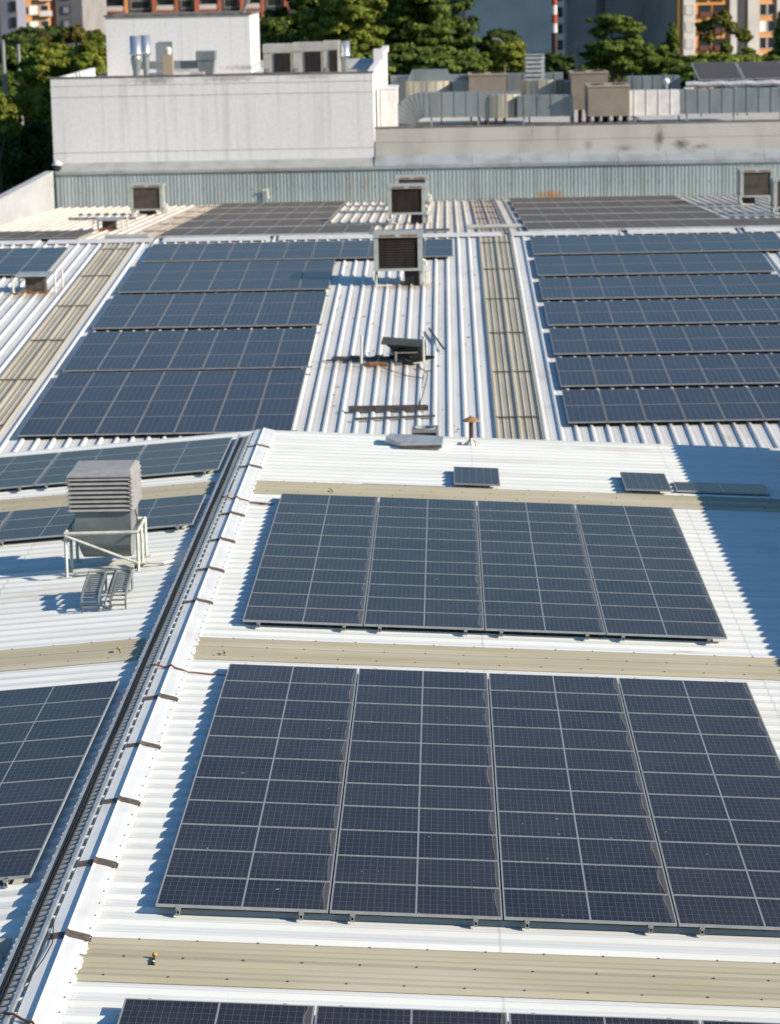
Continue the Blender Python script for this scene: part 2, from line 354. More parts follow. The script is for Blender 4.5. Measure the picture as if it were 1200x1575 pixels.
def pv_mat(name, base, line, nx, ny, half, lw, lwy, stain, tint, x0, x1, y0, y1, rough=0.18, ior=1.225, dust=0.08):
    """glass with its cell grid: local panel coordinates in metres, x0..x1 by y0..y1"""
    m = bpy.data.materials.new(name)
    m.use_nodes = True
    t = m.node_tree; N = t.nodes; L = t.links
    b = N['Principled BSDF']
    tc = N.new('ShaderNodeTexCoord')
    sp = N.new('ShaderNodeSeparateXYZ'); L.new(tc.outputs['Object'], sp.inputs[0])
    def math_(op, a, b_=None, c_=None):
        n = N.new('ShaderNodeMath'); n.operation = op
        for i, q in enumerate((a, b_, c_)):
            if q is None: continue
            if isinstance(q, (int, float)): n.inputs[i].default_value = q
            else: L.new(q, n.inputs[i])
        return n.outputs[0]
    def lines(sock, c0, c1, n, width):
        p = (c1 - c0) / n
        u = math_('DIVIDE', math_('SUBTRACT', sock, c0), p)
        fr = math_('FRACT', u)
        d = math_('ABSOLUTE', math_('SUBTRACT', fr, 0.5))
        return math_('GREATER_THAN', d, 0.5 - width / p / 2)
    lx = lines(sp.outputs[0], x0, x1, nx, lw)
    ly = lines(sp.outputs[1], y0, y1, ny, lwy)
    g = math_('MAXIMUM', lx, ly)
    oi = N.new('ShaderNodeObjectInfo')
    c1_ = N.new('ShaderNodeMix'); c1_.data_type = 'RGBA'
    c1_.inputs[6].default_value = (*base, 1); c1_.inputs[7].default_value = (*tint, 1)
    L.new(oi.outputs['Random'], c1_.inputs[0])
    # soft dust film
    no = N.new('ShaderNodeTexNoise'); no.inputs['Scale'].default_value = 1.3; no.inputs['Detail'].default_value = 4
    off = N.new('ShaderNodeVectorMath'); off.operation = 'ADD'
    cmb = N.new('ShaderNodeCombineXYZ'); L.new(math_('MULTIPLY', oi.outputs['Random'], 57.0), cmb.inputs[0]); L.new(math_('MULTIPLY', oi.outputs['Random'], 31.0), cmb.inputs[1])
    L.new(tc.outputs['Object'], off.inputs[0]); L.new(cmb.outputs[0], off.inputs[1])
    L.new(off.outputs[0], no.inputs['Vector'])
    du = N.new('ShaderNodeMix'); du.data_type = 'RGBA'
    L.new(math_('MULTIPLY', no.outputs[0], dust), du.inputs[0]); L.new(c1_.outputs[2], du.inputs[6]); du.inputs[7].default_value = (0.35, 0.33, 0.30, 1)
    c2 = N.new('ShaderNodeMix'); c2.data_type = 'RGBA'
    L.new(g, c2.inputs[0]); L.new(du.outputs[2], c2.inputs[6]); c2.inputs[7].default_value = (*line, 1)
    out = c2.outputs[2]
    if stain:
        # a few bird droppings and grit specks
        ns = N.new('ShaderNodeTexNoise'); ns.inputs['Scale'].default_value = 11.0; ns.inputs['Detail'].default_value = 1.0
        L.new(off.outputs[0], ns.inputs['Vector'])
        sp2 = math_('GREATER_THAN', ns.outputs[0], 0.80)
        cs = N.new('ShaderNodeMix'); cs.data_type = 'RGBA'
        L.new(sp2, cs.inputs[0]); L.new(out, cs.inputs[6]); cs.inputs[7].default_value = (0.33, 0.32, 0.29, 1)
        out = cs.outputs[2]
    if half:
        d = math_('ABSOLUTE', math_('SUBTRACT', sp.outputs[0], (x0 + x1) / 2))
        hm = math_('LESS_THAN', d, 0.011)
        c3 = N.new('ShaderNodeMix'); c3.data_type = 'RGBA'
        L.new(hm, c3.inputs[0]); L.new(out, c3.inputs[6]); c3.inputs[7].default_value = (0.27, 0.28, 0.28, 1)
        out = c3.outputs[2]
    if stain:
        # dust washed to the low end of the panel (its own +x end)
        v = math_('DIVIDE', math_('SUBTRACT', sp.outputs[1], y0), y1 - y0)
        n2 = N.new('ShaderNodeTexNoise'); n2.noise_dimensions = '2D'; n2.inputs['Scale'].default_value = 0.9; n2.inputs['Detail'].default_value = 2
        L.new(off.outputs[0], n2.inputs['Vector'])
        wv = math_('MULTIPLY', math_('MULTIPLY', v, math_('SUBTRACT', 1.25, v)), 0.13)
        wid = math_('ADD', math_('MULTIPLY', wv, math_('ADD', math_('MULTIPLY', n2.outputs[0], 2.2), -0.55)), 0.024)
        ed = math_('SUBTRACT', x1, sp.outputs[0])
        rr = math_('DIVIDE', ed, wid)
        body = N.new('ShaderNodeMapRange'); body.inputs[1].default_value = 1.0; body.inputs[2].default_value = 0.9; body.inputs[3].default_value = 0; body.inputs[4].default_value = 0.28
        L.new(rr, body.inputs[0])
        rim = math_('LESS_THAN', math_('ABSOLUTE', math_('SUBTRACT', rr, 0.88)), 0.12)
        k = math_('MAXIMUM', body.outputs[0], math_('MULTIPLY', rim, 0.6))
        c4 = N.new('ShaderNodeMix'); c4.data_type = 'RGBA'
        L.new(k, c4.inputs[0]); L.new(out, c4.inputs[6]); c4.inputs[7].default_value = (0.25, 0.21, 0.16, 1)
        out = c4.outputs[2]
    L.new(out, b.inputs['Base Color'])
    b.inputs['Roughness'].default_value = rough
    b.inputs['IOR'].default_value = ior
    return m

# ------------------------------------------------------------------ setting: ground and far hills
g = MB()
g.add([(-4000, -300, -9), (4000, -300, -9), (4000, 5000, -9), (-4000, 5000, -9)], [(0, 1, 2, 3)])
tag(g.build('ground', M['ground']), kind='structure')
hv, hf = [], []
NXH, NYH = 90, 14
for j in range(NYH):
    for i in range(NXH):
        x = -700 + 1400 * i / (NXH - 1); y = 900 + 1100 * j / (NYH - 1)
        z = -10 + 190 * (j / (NYH - 1)) ** 0.8 + (8 * math.sin(x * 0.021 + j) + 5 * math.sin(x * 0.063 + 2 * j) + random.uniform(-3, 3)) * min(1, j)
        hv.append((x, y, z))
for j in range(NYH - 1):
    for i in range(NXH - 1):
        a = j * NXH + i
        hf.append((a, a + 1, a + NXH + 1, a + NXH))
hb = MB(); hb.add(hv, hf)
tag(hb.build('hills', M['hill'], smooth=True), kind='structure')

# ------------------------------------------------------------------ near building: ridge roof
SR, SL_ = 0.052, 0.0734
PD = 0.155                                       # panels stand this far above the pans
def z_r(x, y): return -SR * x - PD               # right slope pan
def z_l(x, y): return 0.2005 + SL_ * x - PD      # left slope pan
XR = -1.355
RIB = 0.423
def rib_profile(a, b, ph, pitch, base, top, h, minor=0.004, skip=()):
    """rolled sheet: narrow ribs, wide pans with two faint stiffeners"""
    out = [(a, 0.0)]
    k = math.ceil((a - ph) / pitch)
    c = ph + k * pitch
    while c < b:
        if any(s0 < c < s1 for s0, s1 in skip):
            c += pitch
            continue
        q = [(c - base / 2, 0.0), (c - top / 2, h), (c + top / 2, h), (c + base / 2, 0.0)]
        s1 = c + pitch * 0.36; s2 = c + pitch * 0.64; wd = 0.018
        for s_ in (s1, s2):
            q += [(s_ - wd, 0.0), (s_ - wd * 0.4, minor), (s_ + wd * 0.4, minor), (s_ + wd, 0.0)]
        for p in q:
            if a < p[0] < b and p[0] > out[-1][0]:
                out.append(p)
        c += pitch
    out.append((b, 0.0))
    return out

fac = thing('factory_building', 'low factory with a white ribbed metal roof sloping both ways from its ridge', 'building', (0, 40, -9))
def rel(o, root):
    o.parent = root
    o.location = -Vector(root.location)
    return o
Y0, Y1 = 16.0, 63.35
SKY = ((27.86, 29.02), (41.88, 43.06), (55.78, 56.94))
prof = rib_profile(Y0, Y1, 0.09, RIB, 0.15, 0.035, 0.045, skip=[(a - .05, b + .05) for a, b in SKY])
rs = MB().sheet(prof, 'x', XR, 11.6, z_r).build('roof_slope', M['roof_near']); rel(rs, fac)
prof = rib_profile(Y0, Y1 - 0.1, 0.09, RIB, 0.15, 0.035, 0.045, skip=[(a - .03, b + .07) for a, b in SKY])
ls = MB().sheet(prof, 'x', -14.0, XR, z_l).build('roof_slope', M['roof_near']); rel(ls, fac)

def skylight_prof(y0, y1):
    n = (y1 - y0) / 2
    out = []
    for k in range(2):
        c = y0 + k * n
        out += [(c + 0.0, 0.062), (c + 0.03, 0.062), (c + 0.085, 0.022), (c + n * 0.34, 0.016), (c + n * 0.39, 0.042), (c + n * 0.44, 0.016),
                (c + n * 0.62, 0.016), (c + n * 0.67, 0.042), (c + n * 0.72, 0.016), (c + n - 0.085, 0.022), (c + n - 0.03, 0.062)]
    out += [(y1, 0.062), (y1 + 0.05, 0.012)]
    return [(y0 - 0.05, 0.012)] + out
def skylight(y0, y1, xa, xb, fz, root):
    b = MB().sheet(skylight_prof(y0, y1), 'x', xa, xb, fz)
    n = (y1 - y0) / 2
    for k in range(3):
        x = xa + 0.35 + 0.13 * k
        while x < xb:
            yy = y0 + k * n + (0.012 if k < 2 else -0.012)
            b.lathe((x + random.uniform(-.04, .04), yy, fz(x, yy) + 0.062), [(0.014, 0), (0.014, 0.006), (0.008, 0.012)], 8, 1)
            x += 0.655
    o = b.build('skylight', [M['skylight'], M['screw']], root)
    return o
for a, b_ in SKY:
    skylight(a, b_, -1.14, 11.5, z_r, rs)
    skylight(a + 0.02, b_ + 0.02, -14.0, -2.02, z_l, ls)

# ridge cap with its straps
cap_prof = [(-1.585, 0.052), (-1.45, 0.058), (-1.405, 0.060), (-1.380, 0.098), (-1.345, 0.104), (-1.24, 0.085), (-1.115, 0.056)]
def cap_z(x, dz=0.0): return (z_r(x, 0) if x > XR else z_l(x, 0)) + dz
rc = MB()
yy = Y0
k = 0
capv = [(x, cap_z(x, h)) for x, h in cap_prof]
while yy < Y1:
    y2 = min(yy + 2.555, Y1 + 0.02)
    lift = 0.003 * (k % 2)
    n = len(capv)
    vs = [(x, yy - 0.03, z + lift) for x, z in capv] + [(x, y2, z + lift) for x, z in capv] + [(x, yy - 0.03, z + lift - .003) for x, z in capv] + [(x, y2, z + lift - .003) for x, z in capv]
    fs = []
    for i in range(n - 1):
        fs += [(i, i + 1, n + i + 1, n + i), (2 * n + i, 3 * n + i, 3 * n + i + 1, 2 * n + i + 1), (i, 2 * n + i, 2 * n + i + 1, i + 1)]
    rc.add(vs, fs)
    # saw-cut lower lip that closes on each pan
    yy = y2; k += 1
# scalloped lips between the ribs
c = 0.09 + math.ceil((Y0 - 0.09) / RIB) * RIB
x_ = -1.115
while c + RIB < Y1:
    zt = cap_z(x_, 0.057)
    a0, a1 = c + 0.028, c + RIB - 0.028
    rc.add([(x_ - .01, a0, zt), (x_ - .01, a1, zt), (x_ + 0.010, a1 - .05, z_r(x_, 0) + 0.012), (x_ + 0.010, a0 + .05, z_r(x_, 0) + 0.012)], [(0, 1, 2, 3)])
    rc.lathe((x_ - 0.03, c, cap_z(x_ - .03, 0.069)), [(0.010, 0), (0.010, 0.006), (0.005, 0.010)], 6, 1)
    c += RIB
rco = rc.build('ridge_cap', [M['cap'], M['screw']]); rel(rco, fac)
for ys in (18.7, 21.2, 23.8, 28.87, 31.41, 33.94, 36.56, 39.06, 45.37, 47.93, 50.50, 53.05, 58.3, 60.9):
    n = len(capv)
    b = MB()
    sk = random.uniform(-.05, .05); sw_ = random.uniform(.13, .21)
    wv = [sk * q + random.uniform(-.008, .008) for q in (0, .3, .42, .45, .55, .8, 1)]
    for i in range(n - 1):
        (x0, z0), (x1, z1) = capv[i], capv[i + 1]
        q = [(x0, ys + wv[i], z0 + .007), (x1, ys + wv[i + 1], z1 + .007), (x1, ys + wv[i + 1] + sw_, z1 + .007), (x0, ys + wv[i] + sw_, z0 + .007)]
        q2 = [(a_, b_, c_ + .009) for a_, b_, c_ in q]
        b.add(q + q2, [(0, 3, 2, 1), (4, 5, 6, 7), (0, 1, 5, 4), (1, 2, 6, 5), (2, 3, 7, 6), (3, 0, 4, 7)])
    # loose tail
    b.box(-1.122, -1.095, ys + sk + .01, ys + sk + sw_ - .01, z_r(-1.1, 0) + 0.046, z_r(-1.1, 0) + 0.062)
    b.build('strap', M['strap'], rco)
# walls under the roof, eave trims, and the parapet whose shadow lies over the right side
wl = MB()
wl.prism([(-13.8, -9), (11.45, -9), (11.45, z_r(11.45, 0) - .03), (XR, z_r(XR, 0) - .03), (-13.8, z_l(-13.8, 0) - .03)], 'y', 16.3, 63.1)
rel(wl.build('wall', M['plaster']), fac)
fl = MB()
fl.prism([(XR, z_r(XR, 0) + .055), (11.6, z_r(11.6, 0) + .055), (11.6, z_r(11.6, 0) - .35), (XR, z_r(XR, 0) - .35)], 'y', Y1 - .02, Y1 + .03)
fl.prism([(XR, z_l(XR, 0) + .05), (-14, z_l(-14, 0) + .05), (-14, z_l(-14, 0) - .35), (XR, z_l(XR, 0) - .35)], 'y', Y1 - .13, Y1 - .08)
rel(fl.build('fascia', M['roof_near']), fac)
pp = MB().box(11.6, 11.85, 16, 62.9, -9, 1.17)
rel(pp.build('parapet', M['plaster']), fac)

# ------------------------------------------------------------------ solar panels
PT = 0.035
def frame_mb(lx, ly, lip):
    b = MB()
    b.box(0, lx, 0, lip, -PT, 0); b.box(0, lx, ly - lip, ly, -PT, 0)
    b.box(0, lip, lip, ly - lip, -PT, 0); b.box(lx - lip, lx, lip, ly - lip, -PT, 0)
    if lx > 1.5:
        for cx in (.26, 1.70):
            b.box(cx - .022, cx + .022, ly - .010, ly + .018, -.004, .004)
    return b
def glass_mb(lx, ly, lip):
    return MB().box(lip, lx - lip, lip, ly - lip, -0.012, -0.0025)
LXN, LYN = 2.02, 1.0
LXF, LYF = 0.992, 1.965
pv_near = pv_mat('solar_glass_half_cut', (0.0105, 0.008, 0.0125), (0.11, 0.105, 0.12), 24, 6, True, 0.0050, 0.0075, True, (0.020, 0.015, 0.020), 0.022, LXN - 0.022, 0.022, LYN - 0.022)
pv_far = pv_mat('solar_glass_blue', (0.022, 0.0175, 0.026), (0.13, 0.13, 0.14), 6, 12, False, 0.008, 0.006, False, (0.030, 0.023, 0.032), 0.018, LXF - 0.018, 0.018, LYF - 0.018, dust=0.05)

def proto(lx, ly, lip, gm, fm):
    r = bpy.data.objects.new('solar_module', None); COL.objects.link(r); r.empty_display_size = .2
    r['category'] = 'solar panel'
    fr = frame_mb(lx, ly, lip).build('frame', fm, r)
    gl = glass_mb(lx, ly, lip).build('cell_sheet', gm, r)
    return r, [fr, gl]
protoN = proto(LXN, LYN, 0.017, pv_near, M['alu'])
protoP = proto(LXF, LYF, 0.014, pv_far, M['alu_far'])
used = {'N': False, 'P': False}
ROT_R = (0, math.atan(SR), 0)
ROT_L = (0, math.atan(SL_), math.pi)
ROT_LR = (0, -math.atan(SL_), 0)
SF, SB = 0.0546, -0.045
def z_f(x, y): return -1.2315 + SF * (y - 60) - PD
YRG = 101.2
ZRG = z_f(0, YRG)
def z_b(x, y): return ZRG + SB * (y - YRG)
ROT_F = (math.atan(SF), 0, 0)
ROT_B = (math.atan(SB), 0, 0)
far_queue = []
def panel(kind, loc, rot, label, group):
    p, parts = protoN if kind == 'N' else protoP
    jit = (random.uniform(-.0012, .0012), random.uniform(-.0012, .0012))
    rot = (rot[0] + jit[0], rot[1] + jit[1], rot[2])
    if not used[kind]:
        used[kind] = True
        p.location = loc; p.rotation_euler = rot; p['label'] = label; p['group'] = group
        return p
    return dup(p, parts, loc, rot, label, group)

def near_array(x0, y0, ncol, nrow, fx, rot, text, group, sgn=1):
    ca = math.cos(math.atan(SR))
    for i in range(ncol):
        for j in range(nrow):
            x = x0 + sgn * i * 2.04 * ca
            y = y0 + j * 1.012 + 0.006
            if sgn < 0: y += LYN          # turned half round: the low end is its own +x end
            z = fx(x, y) + PD
            lab = text.format(row=ORD[j + 1], col=ORD[i + 1])
            panel('N', (x, y, z), rot, lab, group)
def top_r(x, y): return z_r(x, y)
near_array(-0.463, 29.93, 4, 11, z_r, ROT_R, 'dark solar panel, {row} row up and {col} column from ridge cap, nearer large array', 'panels of the nearer large array')
near_array(-0.469, 43.97, 4, 11, z_r, ROT_R, 'dark solar panel, {row} row up and {col} column from ridge cap, farther large array', 'panels of the farther large array')
near_array(-0.48, 27.0 - 2 * 1.012, 4, 2, z_r, ROT_R, 'dark solar panel, {row} row up and {col} column from ridge cap, array before near skylight', 'panels before the nearest skylight')
near_array(-2.085, 30.94, 2, 9, z_l, ROT_L, 'dark solar panel, {row} row up and {col} column from cable tray, array below louvred hood', 'panels on the left slope, near', -1)
near_array(-2.03, 57.94, 4, 4, z_l, ROT_L, 'dark solar panel, {row} row up and {col} column from cable tray, array behind louvred hood', 'panels on the left slope, behind the hood', -1)
near_array(-2.05, 52.0, 4, 3, z_l, ROT_L, 'dark solar panel, {row} row up and {col} column from cable tray, array beside louvred hood', 'panels on the left slope, beside the hood', -1)
# loose panels near the far edge
def loose(x, y, label, h=0.0):
    ca = ROT_R
    panel('P', (x, y, z_r(x, y) + PD + h), ROT_R, label, 'loose panels by the far skylight')
loose(3.13, 56.95, 'lone dark solar panel on white roof below the rusty-capped pipe')
loose(6.82, 57.0, 'lone dark solar panel beside the two panels lying in the shadow edge', 0.0)
for i in range(2):
    x = 7.97 + i * 1.0
    pass
panel('N', (7.96, 57.45, z_r(7.96, 57.4) + 0.075), ROT_R, 'low dark solar panel lying half across the blue shadow edge', 'loose panels by the far skylight')

def rail_y(x, y0, y1, fz, rot_s, label, group, xoff):
    t = thing('mounting_rail', label, 'mounting rail', (x, y0, fz(x, y0) + 0.046), group)
    t.rotation_euler = rot_s
    MB().box(-.02, .02, 0, y1 - y0, 0.0, 0.046).build('rail', M['alu'], t)
    b = MB()
    b.box(-.03, .03, .015, .05, .05, .088).box(-.014, .014, .0, .03, .0, .06).box(-.024, .024, -.004, .012, -.012, .012)
    b.build('end_clamp', M['alu_far'], t)
cnt = 0
for nm, x0, y0, rows in (('nearer large array', -0.463, 29.93, 11), ('farther large array', -0.469, 43.97, 11)):
    for c in range(4):
        for q, off in enumerate((0.26, 1.70)):
            rail_y(x0 + c * 2.04 + off, y0 - 0.035, y0 + rows * 1.012 + 0.02, z_r, ROT_R,
                   f'{ORD[c * 2 + q + 1]} aluminium mounting rail from ridge cap under {nm}', f'rails under the {nm}', off)
for nm, x0, y0, rows, ncol in (('array behind the hood', -2.03, 57.94, 4, 3), ('array beside the hood', -2.05, 52.0, 3, 3), ('array below the hood', -2.085, 30.94, 9, 1)):
    for c in range(ncol):
        for q, off in enumerate((0.3, 1.75)):
            rail_y(x0 - c * 2.04 - off, y0 - 0.035, y0 + rows * 1.012 + 0.02, z_l, ROT_LR,
                   f'{ORD[c * 2 + q + 1]} aluminium mounting rail from cable tray under {nm}', f'rails under the {nm}', off)

# far roofs' arrays: queue, then the nearest ones become single panels and the rest one mass
def far_block(x0, y0, ncol, nrow, kind, text, group, sgn=1):
    fz = z_f if kind == 'F' else z_b
    ca = math.cos(math.atan(SF))
    for i in range(ncol):
        for j in range(nrow):
            x = x0 + (i if sgn > 0 else -(i + 1)) * 1.006
            y = y0 + j * 1.985 * ca * (1 if kind == 'F' else .93)
            far_queue.append((y, x, (x, y, fz(x, y) + PD), ROT_F if kind == 'F' else ROT_B, text.format(row=ORD[j + 1], col=ORD[i + 1], ul=('lower' if j == 0 else 'upper')), group))
for n, yb in enumerate((68.30, 72.84, 77.36, 81.91, 86.50, 91.08, 95.60)):
    nc = 8 if n < 5 else (8 if n == 5 else 9)
    far_block(6.10, yb, nc, 2, 'F', 'blue solar panel, {ul} row of %s strip up, {col} column from long beige skylight' % ORD[n + 1], 'panels beside the far beige skylight')
LB = ((67.78, 4, 'nearest'), (76.05, 3, 'second'), (82.62, 3, 'third'), (89.12, 3, 'fourth'))
for n, (yb, nr, nm) in enumerate(LB):
    far_block(-8.02 + 0.03 * n, yb, 7, nr, 'F', 'blue solar panel, {row} row up in %s block, {col} column from beige strip, before cooler' % nm, 'panels between the skylights')
far_block(-7.80, 95.45, 11, 2, 'F', 'blue solar panel, {row} row up, {col} column from beige strip, behind big cooler', 'panels behind the big cooler')
far_block(-10.88, 93.05, 5, 3, 'F', 'blue solar panel, {row} row up, {col} column from bare roof strip, beside duct stub', 'panels beside the low duct stub', -1)
for n in range(5):
    far_block(-7.9, 101.75 + 6.28 * n, (8 if n == 0 else 6), 3, 'B', '', '')
    if n == 0:
        far_block(0.15, 101.75, 3, 1, 'B', '', '')
    far_block(6.1, 101.75 + 6.28 * n, 11 if n == 0 else 8, 3, 'B', '', '')
far_block(-10.88, 101.75, 5, 3, 'B', '', '', -1)
far_queue.sort(key=lambda q: (q[4] == '', q[0], abs(q[1])))
n_single = 300 - (44 + 44 + 8 + 18 + 16 + 12 + 3)
for q in far_queue[:n_single]:
    panel('P', q[2], q[3], q[4], q[5])
rest = MB()
fm, gm = frame_mb(LXF, LYF, 0.014), glass_mb(LXF, LYF, 0.014)
for q in far_queue[n_single:]:
    R_ = Matrix.Translation(q[2]) @ Matrix.Rotation(q[3][0], 4, 'X') @ Matrix.Diagonal((1, .93 if q[4] == '' else 1, 1, 1))
    for b_, mi in ((fm, 0), (gm, 1 if q[4] == '' else 2)):
        rest.add([R_ @ Vector(v) for v in b_.v], b_.f, mi)
pv_rest = pv_mat('solar_glass_far', (0.075, 0.062, 0.048), (0.10, 0.11, 0.14), 1, 1, False, 0.0, 0.0, False, (0.085, 0.07, 0.055), 0, 1, 0, 2, rough=0.45, ior=1.12, dust=0.25)
pv_plain = pv_mat('solar_glass_blue_plain', (0.026, 0.025, 0.032), (0.1, 0.1, 0.1), 1, 1, False, 0.0, 0.0, False, (0.028, 0.027, 0.034), 0, 1, 0, 2)
pv_table = pv_mat('solar_glass_table', (0.075, 0.072, 0.070), (0.1, 0.1, 0.1), 1, 1, False, 0.0, 0.0, False, (0.08, 0.076, 0.074), 0, 1, 0, 2, rough=0.55, ior=1.15)
for n in range(5):
    yb = 101.75 + 6.28 * n
    for x0_, x1_ in ((-7.9, .1 if n == 0 else -1.87), (6.1, 17.1 if n == 0 else 14.1)):
        rest.add([(x, y, z_b(0, yb) + PD + z) for x in (x0_, x1_) for y in (yb - .05, yb - .01) for z in (-.10, -.005)], [(0, 1, 5, 4), (2, 6, 7, 3), (0, 4, 6, 2), (1, 3, 7, 5), (0, 2, 3, 1), (4, 5, 7, 6)], 3)
ro = rest.build('solar_modules', [M['alu_far'], pv_rest, pv_plain, M['galv']])
tag(ro, 'rows of solar panels on the far slope and the farthest strips', 'solar panels', kind='stuff')

# ------------------------------------------------------------------ middle hall: the long ribbed roof
hall = thing('warehouse_building', 'long hall with a white ribbed metal roof between the near factory and corrugated wall', 'building', (4, 100, -9))
YH0, YH1 = 63.5, 133.6
pf = rib_profile(-16.3, 24.0, 0.211, 0.4055, 0.115, 0.05, 0.056, skip=((-9.75, -8.55), (4.2, 5.45)))
hs = MB().sheet(pf, 'y', YH0, YRG, z_f).build('roof_slope', M['roof_far']); rel(hs, hall)
pf2 = rib_profile(-16.3, 24.0, 0.211, 0.4055, 0.115, 0.05, 0.062, skip=((-9.15, -8.05), (4.2, 5.35)))
hb2 = MB().sheet(pf2, 'y', YRG, YH1, z_b).build('roof_slope', M['roof_back']); rel(hb2, hall)
def sky_far(x0, x1, y0, y1, fz, m, root):
    n = (x1 - x0) / 2
    out = [(x0 - .03, .012)]
    for k in range(2):
        c = x0 + k * n
        out += [(c, .068), (c + .05, .068), (c + .10, .02), (c + n * .30, .02), (c + n * .36, .045), (c + n * .42, .02), (c + n * .62, .02), (c + n * .68, .045), (c + n * .74, .02), (c + n - .06, .02)]
    out += [(x1, .068), (x1 + .04, .012)]
    b = MB()
    edges = [y0]
    while edges[-1] + 5.9 < y1: edges.append(edges[-1] + 5.9)
    edges.append(y1)
    for i in range(len(edges) - 1):
        b.sheet([(c, h + .004 * (i % 2)) for c, h in out], 'y', edges[i], edges[i + 1] + .05, fz)
        if i: b.box(x0 + .02, x1 - .02, edges[i] - .03, edges[i] + .03, fz(0, edges[i]) + .05, fz(0, edges[i]) + .078, 1)
    b.build('skylight', [m, M['dark']], root)
sky_far(4.24, 5.40, YH0 + .02, YRG - .3, z_f, M['skylight_far'], hs)
sky_far(-9.72, -8.60, YH0 + .02, YRG - .3, z_f, M['skylight_far'], hs)
sky_far(4.24, 5.30, YRG + .3, YH1 - .1, z_b, M['skylight_back'], hb2)
sky_far(-9.1, -8.1, YRG + .3, YH1 - .1, z_b, M['skylight_back'], hb2)
rg = MB()
x = -16.3
while x < 24:
    x2 = min(x + 4.35, 24)
    rg.prism([(YRG - .75, z_f(0, YRG - .75) + .068), (YRG, ZRG + .10), (YRG + .75, z_b(0, YRG + .75) + .068), (YRG + .75, z_b(0, YRG + .75) + .06), (YRG, ZRG + .09), (YRG - .75, z_f(0, YRG - .75) + .06)], 'x', x, x2 - .35)
    x = x2
rel(rg.build('ridge_cap', M['roof_far']), hall)
hw = MB().prism([(YH0 + .1, -9), (YH1 - .02, -9), (YH1 - .02, z_b(0, YH1) - .06), (YRG, ZRG - .06), (YH0 + .1, z_f(0, YH0) - .06)], 'x', -16.2, 23.9)
rel(hw.build('wall', M['plaster']), hall)

# rails under the rows of the far arrays (each along its strip)
def rail_x(x0, x1, y, label, group):
    MBr = MB().box(0, x1 - x0, -.02, .02, 0, .042)
    o = MBr.build('mounting_rail', M['alu_far'], None, loc=(x0, y, z_f(0, y) + .053))
    o.rotation_euler = ROT_F
    tag(o, label, 'mounting rail', group)
for n, yb in enumerate((68.30, 72.84, 77.36, 81.91, 86.50, 91.08, 95.60)):
    rail_x(6.02, 14.2, yb + 0.35, f'aluminium rail under near edge of {ORD[n+1]} panel strip beside long beige skylight', 'rails beside the far beige skylight')
    rail_x(6.02, 14.2, yb + 3.55, f'aluminium rail under far edge of {ORD[n+1]} panel strip beside long beige skylight', 'rails beside the far beige skylight')
for n, (yb, nr, nm) in enumerate(LB):
    rail_x(-8.1, -0.86, yb + 0.35, f'aluminium rail under near edge of {nm} panel block before big cooler', 'rails between the skylights')
    rail_x(-8.1, -0.86, yb + nr * 1.985 - .4, f'aluminium rail under far edge of {nm} panel block before big cooler', 'rails between the skylights')

# ------------------------------------------------------------------ cable tray, cables, loose leads
def zt(x): return z_l(x, 0) + 0.05
tray = thing('cable_tray', 'long galvanised ladder tray running beside the ridge cap', 'cable tray', (-1.76, 40, zt(-1.76)))
XA, XB = -1.895, -1.645
for x in (XA, XB):
    b = MB()
    s = 1 if x == XA else -1
    zz = zt(x)
    hr = .085 if s > 0 else .052
    b.box(x - .012, x + .012, 17, 62.4, zz + .0, zz + hr)
    b.box(x - .012 if s > 0 else x - .030, x + .030 if s > 0 else x + .012, 17, 62.4, zz + hr + .001, zz + hr + .007)
    rel(b.build('side_rail', M['galv']), tray)
b = MB()
y = 17.1
while y < 62.3:
    b.prism([(XA + .013, zt(XA) + .022), (XB - .013, zt(XB) + .022), (XB - .013, zt(XB) + .044), (XA + .013, zt(XA) + .044)], 'y', y, y + .085)
    y += .185
rel(b.build('rungs', M['galv']), tray)
tray['label'] = 'long galvanised ladder tray of black cables running beside the ridge cap'
for i in range(6):
    pts = []
    y = 17.0
    x = XA + .028 + .0165 * i
    ph = random.uniform(0, 6)
    while y < 62.5:
        pts.append((x + .006 * math.sin(y * 1.1 + ph) + random.uniform(-.003, .003), y, zt(x) + .060 + .012 * (i % 2) + random.uniform(-.002, .002)))
        y += .9
    o = MB().tube(pts, .0125, 6).build('power_cable', M['cable'], smooth=True)
    tag(o, f'{ORD[i + 1]} black cable from the outer rail, lying in the ladder tray', 'cable', 'black cables in the ladder tray')

def lead(name, pts, r, m, label, group):
    o = MB().tube(pts, r, 8).build(name, m, smooth=True)
    return tag(o, label, 'cable', group)
def over_cap(y, dy, x_end, bend):
    pts = []
    xs = [-1.70, -1.60, -1.50, -1.42, -1.36, -1.30, -1.20, -1.10, -0.98, -0.80, -0.62, x_end]
    for i, x in enumerate(xs):
        if x <= -1.115:
            for j in range(len(cap_prof) - 1):
                if cap_prof[j][0] <= x <= cap_prof[j + 1][0]:
                    t_ = (x - cap_prof[j][0]) / (cap_prof[j + 1][0] - cap_prof[j][0])
                    h = cap_prof[j][1] * (1 - t_) + cap_prof[j + 1][1] * t_
                    break
            else: h = .10
            h += .022
        else:
            h = .055 - .02 * min(1, (x + 1.1) / .3)
        pts.append((x, y + dy * i / 11 + bend * math.sin(i * .9), cap_z(x, h)))
    return pts
lead('lead_cable', over_cap(26.55, -0.75, -0.45, .05), .016, M['orange_cable'], 'orange-brown lead crossing the ridge cap to the array before near skylight', 'leads crossing the ridge cap')
lead('lead_cable', over_cap(40.95, -0.2, -0.43, .04), .015, M['orange_cable'], 'orange-brown lead crossing the ridge cap to the nearer large array', 'leads crossing the ridge cap')
